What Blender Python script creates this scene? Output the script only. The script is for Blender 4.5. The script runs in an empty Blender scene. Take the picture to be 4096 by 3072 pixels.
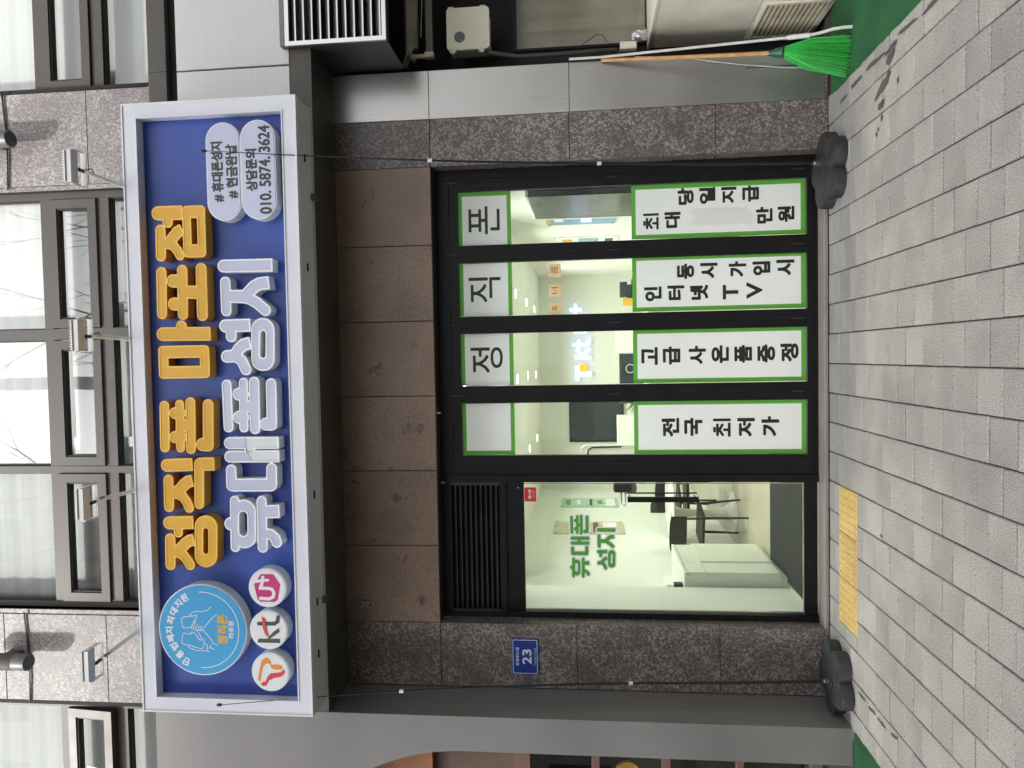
import bpy, bmesh, math, random
import numpy as np
from mathutils import Vector, Matrix
R = math.radians
random.seed(7)
scene = bpy.context.scene
COL = scene.collection

# ------------------------------------------------------------------ camera
cam_d = bpy.data.cameras.new('camera')
cam_d.sensor_fit = 'HORIZONTAL'; cam_d.sensor_width = 36.0
cam_d.lens = 2904.2 / 4096.0 * 36.0
cam_d.clip_start = 0.05; cam_d.clip_end = 600
cam = bpy.data.objects.new('camera', cam_d); COL.objects.link(cam)
def cam_axes(yaw, pit, rol):
    fw = Vector((math.sin(yaw)*math.cos(pit), math.cos(yaw)*math.cos(pit), math.sin(pit)))
    rt = Vector((math.cos(yaw), -math.sin(yaw), 0)); up = rt.cross(fw)
    return rt*math.cos(rol)+up*math.sin(rol), up*math.cos(rol)-rt*math.sin(rol), fw
c_r, c_u, c_f = cam_axes(-0.0358, 0.1012, -0.0149)
# the phone was held sideways: the picture's right is the street's down
M = Matrix.Identity(4)
for i in range(3):
    M[i][0] = -c_u[i]; M[i][1] = c_r[i]; M[i][2] = -c_f[i]
M[0][3], M[1][3], M[2][3] = 0.0, -5.2233, 1.6771
cam.matrix_world = M
scene.camera = cam

# ------------------------------------------------------------------ sky, sun, exposure
SUN_DIR = Vector((0.10, 0.15, -0.19)).normalized()          # the way the light travels
elev = math.asin(-SUN_DIR.z); az = math.atan2(-SUN_DIR.x, -SUN_DIR.y)
world = bpy.data.worlds.new('World'); scene.world = world; world.use_nodes = True
nt = world.node_tree; bg = nt.nodes['Background']
sky = nt.nodes.new('ShaderNodeTexSky'); sky.sky_type = 'NISHITA'; sky.sun_disc = False
sky.sun_elevation = elev; sky.sun_rotation = az
sky.dust_density = 6.0; sky.air_density = 1.0; sky.ozone_density = 1.0; sky.altitude = 20
hsv = nt.nodes.new('ShaderNodeHueSaturation'); hsv.inputs['Saturation'].default_value = 0.10
nt.links.new(sky.outputs[0], hsv.inputs['Color']); nt.links.new(hsv.outputs[0], bg.inputs['Color'])
bg.inputs['Strength'].default_value = 0.15
sun_d = bpy.data.lights.new('sun', 'SUN'); sun_d.energy = 1.85; sun_d.angle = R(2.5); sun_d.color = (1, .96, .9)
sun = bpy.data.objects.new('sun', sun_d); COL.objects.link(sun)
sun.rotation_euler = SUN_DIR.to_track_quat('-Z', 'Y').to_euler(); sun.location = (-6, -9, 14)
vs = scene.view_settings
vs.view_transform = 'Standard'; vs.look = 'None'; vs.gamma = 1.0; vs.exposure = 0.92; vs.use_curve_mapping = False
scene.cycles.max_bounces = 8; scene.cycles.transparent_max_bounces = 12
scene.cycles.use_denoising = True
scene.cycles.caustics_reflective = False; scene.cycles.caustics_refractive = False
scene.cycles.sample_clamp_indirect = 6.0

# ------------------------------------------------------------------ materials
MATS = {}
def newmat(name):
    m = bpy.data.materials.new(name); m.use_nodes = True; MATS[name] = m
    return m, m.node_tree, m.node_tree.nodes['Principled BSDF']
def N(t, kind, **kw):
    n = t.nodes.new('ShaderNode' + kind)
    for k, v in kw.items():
        if k in n.inputs: n.inputs[k].default_value = v
        else: setattr(n, k, v)
    return n
def ramp(t, stops, interp='LINEAR'):
    n = t.nodes.new('ShaderNodeValToRGB'); cr = n.color_ramp; cr.interpolation = interp
    while len(cr.elements) < len(stops): cr.elements.new(0.5)
    for e, (p, c) in zip(cr.elements, stops):
        e.position = p; e.color = (c[0], c[1], c[2], 1) if not isinstance(c, (int, float)) else (c, c, c, 1)
    return n
def coord(t, scale=(1, 1, 1), rot=(0, 0, 0), what='Object'):
    tc = t.nodes.new('ShaderNodeTexCoord'); mp = t.nodes.new('ShaderNodeMapping')
    mp.inputs['Scale'].default_value = scale; mp.inputs['Rotation'].default_value = rot
    t.links.new(tc.outputs[what], mp.inputs['Vector']); return mp
def mixc(t, fac, a, b, mode='MIX'):
    n = t.nodes.new('ShaderNodeMix'); n.data_type = 'RGBA'; n.blend_type = mode
    for sock, v in ((0, fac), (6, a), (7, b)):
        if hasattr(v, 'links'): t.links.new(v, n.inputs[sock])
        elif isinstance(v, (int, float)): n.inputs[sock].default_value = v
        else: n.inputs[sock].default_value = (*v, 1)
    return n.outputs[2]
def plain(name, col, rough=.5, metal=0, var=.06, scale=6, bump=0.0, bscale=80, spec=.5):
    """one paint colour with faint uneven wear"""
    m, t, p = newmat(name)
    mp = coord(t); no = N(t, 'TexNoise', Scale=scale, Detail=3.0)
    t.links.new(mp.outputs[0], no.inputs['Vector'])
    r = ramp(t, [(.15, [c*(1-1.6*var) if 1.6*var < 1 else 0 for c in col]), (.85, [min(1, c*(1+1.6*var)) for c in col])])
    t.links.new(no.outputs[0], r.inputs[0]); t.links.new(r.outputs[0], p.inputs['Base Color'])
    rr = ramp(t, [(.1, max(.02, rough-.08)), (.9, min(1, rough+.08))])
    t.links.new(no.outputs[0], rr.inputs[0]); t.links.new(rr.outputs[0], p.inputs['Roughness'])
    p.inputs['Metallic'].default_value = metal
    p.inputs['Specular IOR Level'].default_value = spec
    if bump:
        n2 = N(t, 'TexNoise', Scale=bscale, Detail=4.0); t.links.new(mp.outputs[0], n2.inputs['Vector'])
        b = N(t, 'Bump', Strength=bump, Distance=.004); t.links.new(n2.outputs[0], b.inputs['Height'])
        t.links.new(b.outputs[0], p.inputs['Normal'])
    return m
def porphyry(name, dark, mid, light, rough=.32):
    """polished dark stone: long pale flakes and small round grains in a dark ground"""
    m, t, p = newmat(name)
    info = t.nodes.new('ShaderNodeObjectInfo')
    tc = t.nodes.new('ShaderNodeTexCoord')
    off = N(t, 'VectorMath', operation='ADD'); mul = N(t, 'VectorMath', operation='SCALE'); mul.inputs['Scale'].default_value = 37.0
    comb = t.nodes.new('ShaderNodeCombineXYZ'); t.links.new(info.outputs['Random'], comb.inputs[0]); t.links.new(info.outputs['Random'], comb.inputs[2])
    t.links.new(comb.outputs[0], mul.inputs[0]); t.links.new(tc.outputs['Object'], off.inputs[0]); t.links.new(mul.outputs[0], off.inputs[1])
    warp = N(t, 'TexNoise', Scale=6.0, Detail=1.0); t.links.new(off.outputs[0], warp.inputs['Vector'])
    wv = N(t, 'VectorMath', operation='SCALE'); wv.inputs['Scale'].default_value = .04; t.links.new(warp.outputs['Color'], wv.inputs[0])
    ad = N(t, 'VectorMath', operation='ADD'); t.links.new(off.outputs[0], ad.inputs[0]); t.links.new(wv.outputs[0], ad.inputs[1])
    col = None
    def flakes(rot, sc):
        m0 = t.nodes.new('ShaderNodeMapping'); m0.inputs['Rotation'].default_value = (0, rot, 0); t.links.new(ad.outputs[0], m0.inputs['Vector'])
        mp = t.nodes.new('ShaderNodeMapping'); mp.inputs['Scale'].default_value = sc; t.links.new(m0.outputs[0], mp.inputs['Vector'])
        v = N(t, 'TexVoronoi', Scale=1.0, Randomness=1.0); t.links.new(mp.outputs[0], v.inputs['Vector'])
        r = ramp(t, [(.56, 0), (.70, 1)]); t.links.new(v.outputs['Color'], r.inputs[0])
        d = ramp(t, [(.28, 1), (.5, 0)]); t.links.new(v.outputs['Distance'], d.inputs[0])
        mu = N(t, 'Math', operation='MULTIPLY'); t.links.new(r.outputs[0], mu.inputs[0]); t.links.new(d.outputs[0], mu.inputs[1])
        return mu.outputs[0]
    f1 = flakes(.62, (26, 30, 80)); f2 = flakes(-.75, (28, 30, 85)); f4 = flakes(1.75, (24, 30, 75)); f3 = flakes(1.1, (115, 115, 115))
    base = N(t, 'TexNoise', Scale=70.0, Detail=5.0, Roughness=.75); t.links.new(off.outputs[0], base.inputs['Vector'])
    br = ramp(t, [(.36, dark), (.62, mid)]); t.links.new(base.outputs[0], br.inputs[0])
    col = mixc(t, f3, br.outputs[0], [c*.95 for c in light])
    col = mixc(t, f2, col, [c*.8 for c in light]); col = mixc(t, f1, col, light); col = mixc(t, f4, col, [c*.88 for c in light])
    big = N(t, 'TexNoise', Scale=2.2, Detail=3.0); t.links.new(off.outputs[0], big.inputs['Vector'])
    bb = ramp(t, [(.3, .82), (.7, 1.12)]); t.links.new(big.outputs[0], bb.inputs[0])
    col = mixc(t, 1.0, col, bb.outputs[0], 'MULTIPLY')
    t.links.new(col, p.inputs['Base Color']); p.inputs['Roughness'].default_value = rough
    b = N(t, 'Bump', Strength=.12, Distance=.002); t.links.new(base.outputs[0], b.inputs['Height']); t.links.new(b.outputs[0], p.inputs['Normal'])
    return m
def speckle(name, cols, scale=160, rough=.5, stain=0, big=.12, bump=.15, rnd=.1):
    m, t, p = newmat(name)
    info = t.nodes.new('ShaderNodeObjectInfo'); tc = t.nodes.new('ShaderNodeTexCoord')
    comb = t.nodes.new('ShaderNodeCombineXYZ'); t.links.new(info.outputs['Random'], comb.inputs[0]); t.links.new(info.outputs['Random'], comb.inputs[1])
    mul = N(t, 'VectorMath', operation='SCALE'); mul.inputs['Scale'].default_value = 53.0; t.links.new(comb.outputs[0], mul.inputs[0])
    off = N(t, 'VectorMath', operation='ADD'); t.links.new(tc.outputs['Object'], off.inputs[0]); t.links.new(mul.outputs[0], off.inputs[1])
    no = N(t, 'TexNoise', Scale=scale, Detail=3.0, Roughness=.8); t.links.new(off.outputs[0], no.inputs['Vector'])
    r = ramp(t, [(.30, cols[0]), (.48, cols[1]), (.68, cols[2])]); t.links.new(no.outputs[0], r.inputs[0])
    bn = N(t, 'TexNoise', Scale=3.0, Detail=5.0); t.links.new(off.outputs[0], bn.inputs['Vector'])
    br = ramp(t, [(.3, 1-big), (.7, 1+big*.6)]); t.links.new(bn.outputs[0], br.inputs[0])
    col = mixc(t, 1.0, r.outputs[0], br.outputs[0], 'MULTIPLY')
    rr = N(t, 'MapRange'); rr.inputs['To Min'].default_value = 1-rnd; rr.inputs['To Max'].default_value = 1+rnd; t.links.new(info.outputs['Random'], rr.inputs['Value'])
    cc = t.nodes.new('ShaderNodeCombineColor')
    for i in range(3): t.links.new(rr.outputs[0], cc.inputs[i])
    col = mixc(t, 1.0, col, cc.outputs[0], 'MULTIPLY')
    if stain:   # dark glue and rub marks with a shape of their own
        sn = N(t, 'TexNoise', Scale=5.5, Detail=8.0, Roughness=.74); t.links.new(off.outputs[0], sn.inputs['Vector'])
        sr = ramp(t, [(.595, 0), (.67, stain)]); t.links.new(sn.outputs[0], sr.inputs[0])
        col = mixc(t, sr.outputs[0], col, [c*.25 for c in cols[0]])
    t.links.new(col, p.inputs['Base Color']); p.inputs['Roughness'].default_value = rough
    b = N(t, 'Bump', Strength=bump, Distance=.003); t.links.new(no.outputs[0], b.inputs['Height']); t.links.new(b.outputs[0], p.inputs['Normal'])
    return m
def brushed(name, col, rough, metal, axis, streak=.08, blot=.1, bump=.05):
    m, t, p = newmat(name)
    sc = [3, 3, 3]; sc[axis] = 3; 
    for i in range(3):
        if i != axis: sc[i] = 160
    mp = coord(t, tuple(sc)); no = N(t, 'TexNoise', Scale=1.0, Detail=5.0); t.links.new(mp.outputs[0], no.inputs['Vector'])
    mp2 = coord(t); bn = N(t, 'TexNoise', Scale=1.6, Detail=2.0); t.links.new(mp2.outputs[0], bn.inputs['Vector'])
    r = ramp(t, [(.3, [c*(1-streak) for c in col]), (.7, [min(1, c*(1+streak)) for c in col])]); t.links.new(no.outputs[0], r.inputs[0])
    b2 = ramp(t, [(.15, 1-blot), (.85, 1+blot*.5)]); t.links.new(bn.outputs[0], b2.inputs[0])
    t.links.new(mixc(t, 1.0, r.outputs[0], b2.outputs[0], 'MULTIPLY'), p.inputs['Base Color'])
    rr = ramp(t, [(.1, rough*.8), (.9, min(1, rough*1.2))]); t.links.new(bn.outputs[0], rr.inputs[0]); t.links.new(rr.outputs[0], p.inputs['Roughness'])
    p.inputs['Metallic'].default_value = metal
    b = N(t, 'Bump', Strength=bump, Distance=.002); t.links.new(no.outputs[0], b.inputs['Height']); t.links.new(b.outputs[0], p.inputs['Normal'])
    return m
def glass(name, tint, ior, rough=0.0, refl=1.0):
    m, t, p = newmat(name); t.nodes.remove(p); out = t.nodes['Material Output']
    tr = N(t, 'BsdfTransparent'); tr.inputs[0].default_value = (*tint, 1)
    gl = N(t, 'BsdfGlossy'); gl.inputs['Color'].default_value = (refl, refl, refl, 1); gl.inputs['Roughness'].default_value = rough
    lw = N(t, 'LayerWeight'); lw.inputs['Blend'].default_value = .5; f0 = ((ior-1)/(ior+1))**2
    pw = N(t, 'Math', operation='POWER'); pw.inputs[1].default_value = 5.0; t.links.new(lw.outputs['Facing'], pw.inputs[0])
    fr = N(t, 'Math', operation='MULTIPLY_ADD'); fr.inputs[1].default_value = 1-f0; fr.inputs[2].default_value = f0; t.links.new(pw.outputs[0], fr.inputs[0])
    mp = coord(t); no = N(t, 'TexNoise', Scale=1.3, Detail=1.0); t.links.new(mp.outputs[0], no.inputs['Vector'])
    b = N(t, 'Bump', Strength=.06, Distance=.02); t.links.new(no.outputs[0], b.inputs['Height']); t.links.new(b.outputs[0], gl.inputs['Normal'])
    mx = N(t, 'MixShader'); t.links.new(fr.outputs[0], mx.inputs[0]); t.links.new(tr.outputs[0], mx.inputs[1]); t.links.new(gl.outputs[0], mx.inputs[2])
    t.links.new(mx.outputs[0], out.inputs['Surface']); return m
def sheet(name, col, through):
    """thin print film or paper that lets some of the light from behind through"""
    m, t, p = newmat(name); out = t.nodes['Material Output']; p.inputs['Base Color'].default_value = (*col, 1); p.inputs['Roughness'].default_value = .45
    mp = coord(t); no = N(t, 'TexNoise', Scale=5.0, Detail=2.0); t.links.new(mp.outputs[0], no.inputs['Vector'])
    r = ramp(t, [(.2, [c*.97 for c in col]), (.8, [min(1, c*1.03) for c in col])]); t.links.new(no.outputs[0], r.inputs[0]); t.links.new(r.outputs[0], p.inputs['Base Color'])
    tl = N(t, 'BsdfTranslucent'); t.links.new(r.outputs[0], tl.inputs[0])
    mx = N(t, 'MixShader'); mx.inputs[0].default_value = through; t.links.new(p.outputs[0], mx.inputs[1]); t.links.new(tl.outputs[0], mx.inputs[2]); t.links.new(mx.outputs[0], out.inputs['Surface']); return m
def glow(name, col, strength):
    m, t, p = newmat(name); p.inputs['Base Color'].default_value = (*col, 1)
    p.inputs['Emission Color'].default_value = (*col, 1); p.inputs['Emission Strength'].default_value = strength
    return m

porphyry('stone_dark', (.056, .047, .044), (.145, .122, .115), (.345, .30, .28))
porphyry('stone_upper', (.15, .13, .13), (.29, .265, .26), (.46, .43, .415), rough=.5)
speckle('stone_beige', [(.105, .064, .042), (.235, .16, .115), (.35, .25, .19)], scale=130, rough=.35, stain=.8, big=.2)
speckle('stone_sill', [(.13, .11, .095), (.24, .205, .185), (.35, .31, .285)], scale=150, rough=.6)
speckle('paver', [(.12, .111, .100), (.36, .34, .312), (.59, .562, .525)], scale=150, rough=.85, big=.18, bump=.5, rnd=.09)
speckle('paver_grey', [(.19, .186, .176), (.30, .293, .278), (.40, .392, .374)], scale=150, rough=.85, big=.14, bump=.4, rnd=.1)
speckle('joint_dirt', [(.02, .016, .012), (.05, .042, .034), (.10, .085, .07)], scale=60, rough=.95)
speckle('tactile', [(.40, .27, .085), (.54, .38, .13), (.64, .47, .19)], scale=90, rough=.75, big=.15, rnd=.06)
speckle('turf', [(.004, .038, .012), (.011, .092, .027), (.03, .16, .055)], scale=220, rough=.9, big=.35, bump=1.0)
speckle('asphalt', [(.03, .03, .03), (.05, .05, .05), (.08, .08, .08)], scale=90, rough=.9)
brushed('metal_grey', (.205, .198, .195), .55, .25, 2, streak=.025, blot=.24)
brushed('metal_grey_side', (.27, .27, .262), .45, .35, 2, streak=.05, blot=.1)
brushed('alu_panel', (.56, .55, .54), .4, .3, 0, streak=.03, blot=.08)
brushed('steel', (.50, .485, .47), .30, .85, 2, streak=.05, blot=.12)
brushed('steel_louver', (.72, .71, .70), .3, .85, 0, streak=.05, blot=.08)
plain('dark_beam', (.075, .068, .062), .45, .3, .2, 3)
plain('soffit', (.035, .032, .03), .6, 0, .25, 3)
plain('frame_black', (.008, .008, .009), .45, 0, .3, 7, spec=.22)
plain('frame_dark', (.03, .029, .029), .42, 0, .3, 7, spec=.4)
plain('frame_brown', (.075, .067, .061), .45, .15, .06, 4)
plain('gasket', (.01, .01, .01), .6)
plain('sign_white', (.72, .72, .80), .22, 0, .05, 3)
plain('sign_box', (.60, .62, .60), .4, 0, .06, 5)
plain('sign_blue', (.032, .072, .34), .35, .05, .10, 2)
plain('letter_yellow', (.74, .40, .035), .35, 0, .04, 5)
plain('letter_amber', (.60, .29, .018), .35, 0, .06, 5)
plain('letter_white', (.56, .58, .75), .15, 0, .03, 4)
plain('letter_rim_y', (.88, .55, .10), .35, 0, .03, 4)
plain('letter_trim', (.70, .755, .77), .35, 0, .03, 4)
plain('letter_rim', (.88, .91, .92), .35, 0, .03, 4)
plain('disc_blue', (.06, .36, .68), .3, 0, .03, 3)
plain('disc_white', (.78, .79, .81), .25, 0, .03, 3)
plain('vinyl_white', (.76, .76, .81), .4, 0, .015, 3)
plain('vinyl_green', (.085, .33, .04), .4, 0, .03, 3)
sheet('sticker_white', (.82, .82, .88), .45)
sheet('sticker_green', (.11, .40, .05), .3)
plain('vinyl_black', (.012, .012, .013), .45)
plain('print_grey', (.045, .047, .048), .45)
plain('print_yellow', (.72, .42, .05), .45)
plain('print_magenta', (.55, .025, .18), .4)
plain('print_red', (.66, .045, .05), .4)
plain('print_orange', (.76, .28, .03), .4)
plain('plate_blue', (.012, .045, .30), .35, 0, .06, 5)
sheet('strip_paper', (.80, .80, .78), .12)
sheet('note_orange', (.95, .76, .58), .65)
plain('rubber', (.026, .027, .03), .6, 0, .55, 14, bump=.25, bscale=60)
plain('pole_black', (.012, .012, .013), .4)
plain('chrome', (.6, .6, .6), .2, 1)
plain('lamp_white', (.82, .82, .81), .35, .1, .04)
plain('lamp_shade_grey', (.70, .69, .66), .4, .2, .05)
plain('spot_grey', (.13, .125, .12), .45, .3, .2)
plain('cream', (.86, .81, .68), .45, 0, .09, 5, bump=.05)
plain('cream_dirty', (.62, .55, .42), .5, 0, .22, 9)
plain('beige_box', (.70, .66, .54), .5, 0, .08, 6)
plain('wood_handle', (.55, .30, .12), .5, 0, .25, 14)
plain('broom_green', (.05, .47, .08), .4, 0, .45, 150)
plain('broom_cap', (.008, .09, .06), .35)
plain('white_pole', (.66, .65, .62), .35, .1, .1, 20)
plain('conduit', (.035, .034, .033), .6)
plain('cable_black', (.012, .012, .012), .5)
plain('foil', (.5, .5, .49), .25, .6, .3, 30, bump=.8, bscale=40)
plain('wall_white', (.82, .845, .78), .7, 0, .02, 2)
plain('ceiling_white', (.80, .82, .75), .75, 0, .02, 2)
plain('floor_pale', (.50, .46, .36), .35, 0, .08, 3)
plain('mat_dark', (.017, .021, .02), .95, 0, .3, 40, bump=.5, bscale=300)
plain('cab_white', (.78, .80, .72), .35, 0, .02)
plain('chair_black', (.025, .024, .02), .5)
plain('table_white', (.80, .80, .76), .25)
plain('screen_dark', (.04, .05, .055), .2)
plain('poster_green', (.40, .58, .46), .3)
plain('poster_tan', (.62, .56, .40), .3)
plain('poster_blue', (.20, .38, .56), .3)
plain('paper', (.86, .86, .85), .6)
plain('blind', (.78, .77, .73), .8, 0, .02)
plain('curtain', (.62, .59, .51), .8, 0, .1)
plain('wood_orange', (.36, .135, .05), .5, 0, .2, 5)
plain('brown_frame', (.16, .09, .065), .45, 0, .1)
plain('brown_wall', (.115, .068, .045), .55, 0, .12)
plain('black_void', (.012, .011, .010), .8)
plain('bark', (.10, .085, .07), .9, 0, .3, 12)
plain('concrete', (.34, .33, .31), .85, 0, .12, 2)
plain('opp_wall', (.62, .60, .57), .8, 0, .1, .6)
plain('dark_glass', (.05, .06, .065), .12)
plain('stain_wet', (.085, .078, .07), .55, 0, .3, 20)
plain('leaf', (.05, .09, .035), .6, 0, .3, 20)
plain('sticker_red', (.60, .02, .03), .35)
glow('lamp_led', (1.0, .96, .86), 8)
glow('lit_white', (.55, .64, 1.0), .62)
glow('lit_orange', (1.0, .36, .01), .6)
glow('lit_bulb', (1.0, .85, .45), 1.4)
glow('lit_red', (1.0, .08, .05), 1.2)
glass('shop_glass', (.93, .96, .93), 1.35)
glass('upper_glass', (.96, .975, .975), 1.85)
glass('side_glass', (.88, .88, .85), 1.5)
# striped fabric of the upstairs blinds
m_, t_, p_ = newmat('blind_band')
mp_ = coord(t_, (1, 1, 1)); w_ = N(t_, 'TexWave', Scale=2.1, Distortion=.5, Detail=1.0); w_.bands_direction = 'Z'
t_.links.new(mp_.outputs[0], w_.inputs['Vector'])
r_ = ramp(t_, [(.2, (.72, .715, .69)), (.8, (.88, .875, .85))]); t_.links.new(w_.outputs[0], r_.inputs[0])
t_.links.new(r_.outputs[0], p_.inputs['Base Color']); p_.inputs['Roughness'].default_value = .85

# ------------------------------------------------------------------ mesh helpers
class MB:
    def __init__(s): s.v = []; s.f = []
    def quad(s, a, b, c, d):
        n = len(s.v); s.v += [a, b, c, d]; s.f.append((n, n+1, n+2, n+3)); return s
    def box(s, x0, x1, y0, y1, z0, z1):
        n = len(s.v)
        s.v += [(x, y, z) for x in (x0, x1) for y in (y0, y1) for z in (z0, z1)]
        for q in ((0, 1, 3, 2), (4, 6, 7, 5), (0, 4, 5, 1), (2, 3, 7, 6), (0, 2, 6, 4), (1, 5, 7, 3)): s.f.append(tuple(n+i for i in q))
        return s
    def cbox(s, x0, x1, y0, y1, z0, z1, c):
        """box with its front (-Y) and top edges chamfered by c"""
        n = len(s.v)
        ring = lambda y, i: [(x0+i, y, z0+i), (x1-i, y, z0+i), (x1-i, y, z1-i), (x0+i, y, z1-i)]
        s.v += ring(y1, 0)+ring(y0+c, 0)+ring(y0, c)
        for k in (0, 4):
            for i in range(4):
                j = (i+1) % 4; s.f.append((n+k+i, n+k+j, n+k+4+j, n+k+4+i))
        s.f.append((n+8, n+9, n+10, n+11)); s.f.append((n+3, n+2, n+1, n)); return s
    def tube(s, pts, rad, seg=8, cap=True):
        pts = [Vector(p) for p in pts]; rs = rad if isinstance(rad, (list, tuple)) else [rad]*len(pts)
        n0 = len(s.v); up = Vector((0, 0, 1)); prev = None
        for i, p in enumerate(pts):
            d = (pts[min(i+1, len(pts)-1)]-pts[max(i-1, 0)]).normalized()
            a = prev if prev is not None else (up if abs(d.z) < .9 else Vector((1, 0, 0)))
            a = (a - d*a.dot(d)).normalized(); b = d.cross(a); prev = a
            for k in range(seg):
                t = 2*math.pi*k/seg; s.v.append(tuple(p+(a*math.cos(t)+b*math.sin(t))*rs[i]))
        for i in range(len(pts)-1):
            for k in range(seg):
                j = (k+1) % seg; A = n0+i*seg; s.f.append((A+k, A+j, A+seg+j, A+seg+k))
        if cap:
            s.f.append(tuple(n0+k for k in range(seg))[::-1]); s.f.append(tuple(n0+(len(pts)-1)*seg+k for k in range(seg)))
        return s
    def lathe(s, prof, cx, cy, seg=24):
        n0 = len(s.v)
        for r, z in prof:
            for k in range(seg):
                t = 2*math.pi*k/seg; s.v.append((cx+r*math.cos(t), cy+r*math.sin(t), z))
        for i in range(len(prof)-1):
            for k in range(seg):
                j = (k+1) % seg; A = n0+i*seg; s.f.append((A+k, A+j, A+seg+j, A+seg+k))
        s.f.append(tuple(n0+k for k in range(seg))[::-1]); s.f.append(tuple(n0+(len(prof)-1)*seg+k for k in range(seg)))
        return s
    def poly(s, pts):
        n = len(s.v); s.v += pts; s.f.append(tuple(range(n, n+len(pts)))); return s
    def add(s, vf, off=(0, 0, 0)):
        n = len(s.v); s.v += [(a+off[0], b+off[1], c+off[2]) for a, b, c in vf[0]]; s.f += [tuple(n+i for i in f) for f in vf[1]]; return s

ORG = {}
def props(o, label=None, cat=None, group=None, kind=None):
    if label: o['label'] = label
    if cat: o['category'] = cat
    if group: o['group'] = group
    if kind: o['kind'] = kind
    return o
def thing(name, label, cat, loc=(0, 0, 0), group=None):
    o = bpy.data.objects.new(name, None); o.empty_display_size = .1; COL.objects.link(o); o.location = loc
    ORG[o.name] = Vector(loc); return props(o, label, cat, group)
def part(name, mb, mat, parent=None, smooth=False, kind=None, origin=None):
    """world-space mesh -> object; origin (own pivot) only for top-level or first-level pieces"""
    v, f = (mb.v, mb.f) if isinstance(mb, MB) else mb
    o0 = ORG[parent.name] if parent else Vector((0, 0, 0))
    og = Vector(origin) if origin is not None else o0
    me = bpy.data.meshes.new(name); me.from_pydata([tuple(Vector(p)-og) for p in v], [], f); me.update()
    me.materials.append(MATS[mat])
    if smooth:
        bm = bmesh.new(); bm.from_mesh(me); bmesh.ops.remove_doubles(bm, verts=bm.verts, dist=1e-5); bm.to_mesh(me); bm.free()
        for p in me.polygons: p.use_smooth = True
        try: me.set_sharp_from_angle(angle=R(38))
        except Exception: pass
    o = bpy.data.objects.new(name, me); COL.objects.link(o)
    if parent: o.parent = parent
    o.location = og-o0 if parent else og
    ORG[o.name] = og
    if kind: o['kind'] = kind
    return o
def box(name, b, mat, parent=None, **k): return part(name, MB().box(*b), mat, parent, **k)

# ---- flat outlines: text, loops and stroke letters, all lying in a plane that faces the street (-Y)
def curve_mesh(splines, depth=0.0, text=None, bold=0.0):
    c = bpy.data.curves.new('tmp', 'FONT' if text else 'CURVE')
    if text: c.body = text; c.offset = bold
    else:
        c.dimensions = '2D'
        for sp in splines:
            s = c.splines.new('POLY'); s.points.add(len(sp)-1); s.use_cyclic_u = True
            for p, q in zip(s.points, sp): p.co = (q[0], q[1], 0, 1)
    c.fill_mode = 'BOTH' if depth else 'FRONT'; c.extrude = depth/2
    o = bpy.data.objects.new('tmp', c); COL.objects.link(o)
    me = o.to_mesh(); v = [tuple(p.co) for p in me.vertices]; f = [tuple(p.vertices) for p in me.polygons]
    o.to_mesh_clear(); bpy.data.objects.remove(o); bpy.data.curves.remove(c)
    return v, f
def extrude_loops(loops, yb, yf):
    """closed outlines [(X,Z)...] -> solid between depth yb (back) and yf (front)"""
    v, f = curve_mesh(loops, abs(yb-yf)); ym = (yb+yf)/2
    return [(a, ym-c, b) for a, b, c in v], f
def text_mesh(s, x0, x1, z0, z1, y, bold=.03, depth=.0015, rot=0):
    """text fitted to a box; bold grows the outline by that share of the height, with round corners"""
    v, f = curve_mesh(None, 0, s, 0)
    r = bold*(z1-z0)
    P = np.array([(p[0], p[1]) for p in v]); lo, hi = P.min(0), P.max(0)
    P = np.array([x0+r, z0+r])+(P-lo)/(hi-lo)*np.array([x1-x0-2*r, z1-z0-2*r])
    if r < .0004:
        w = [(q[0], y-depth/2, q[1]) for q in P]
    else:
        cnt = {}
        for q in f:
            for i in range(len(q)):
                # the same corner may be stored twice, so edges are matched by place
                e = tuple(sorted((tuple(np.round(P[q[i]], 6)), tuple(np.round(P[q[(i+1) % len(q)]], 6))))); cnt[e] = cnt.get(e, 0)+1
        E = np.array([(e[0][0], e[0][1], e[1][0], e[1][1]) for e, n in cnt.items() if n == 1])
        h = (z1-z0)/46; gx = np.arange(x0-3*h, x1+3*h, h); gz = np.arange(z0-3*h, z1+3*h, h)
        X, Z = np.meshgrid(gx, gz, indexing='ij'); D = np.full(X.shape, 9.0); I = np.zeros(X.shape, bool)
        Z2 = Z+h*1e-3
        for ax, az_, bx_, bz in E:
            vx, vz = bx_-ax, bz-az_; L2 = vx*vx+vz*vz+1e-14
            t = np.clip(((X-ax)*vx+(Z-az_)*vz)/L2, 0, 1); D = np.minimum(D, np.hypot(X-ax-t*vx, Z-az_-t*vz))
            if abs(vz) > 1e-9:
                I ^= ((az_ > Z2) != (bz > Z2)) & (X < ax+(Z2-az_)/vz*vx)
        w, f = extrude_loops(contours(np.where(I, -D, D)-r, x0-3*h, z0-3*h, h), y, y-depth)
    if rot:
        cx, cz = (x0+x1)/2, (z0+z1)/2; cs, sn = math.cos(rot), math.sin(rot)
        w = [(cx+(X-cx)*cs-(Zz-cz)*sn, Y, cz+(X-cx)*sn+(Zz-cz)*cs) for X, Y, Zz in w]
    return w, f
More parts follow.
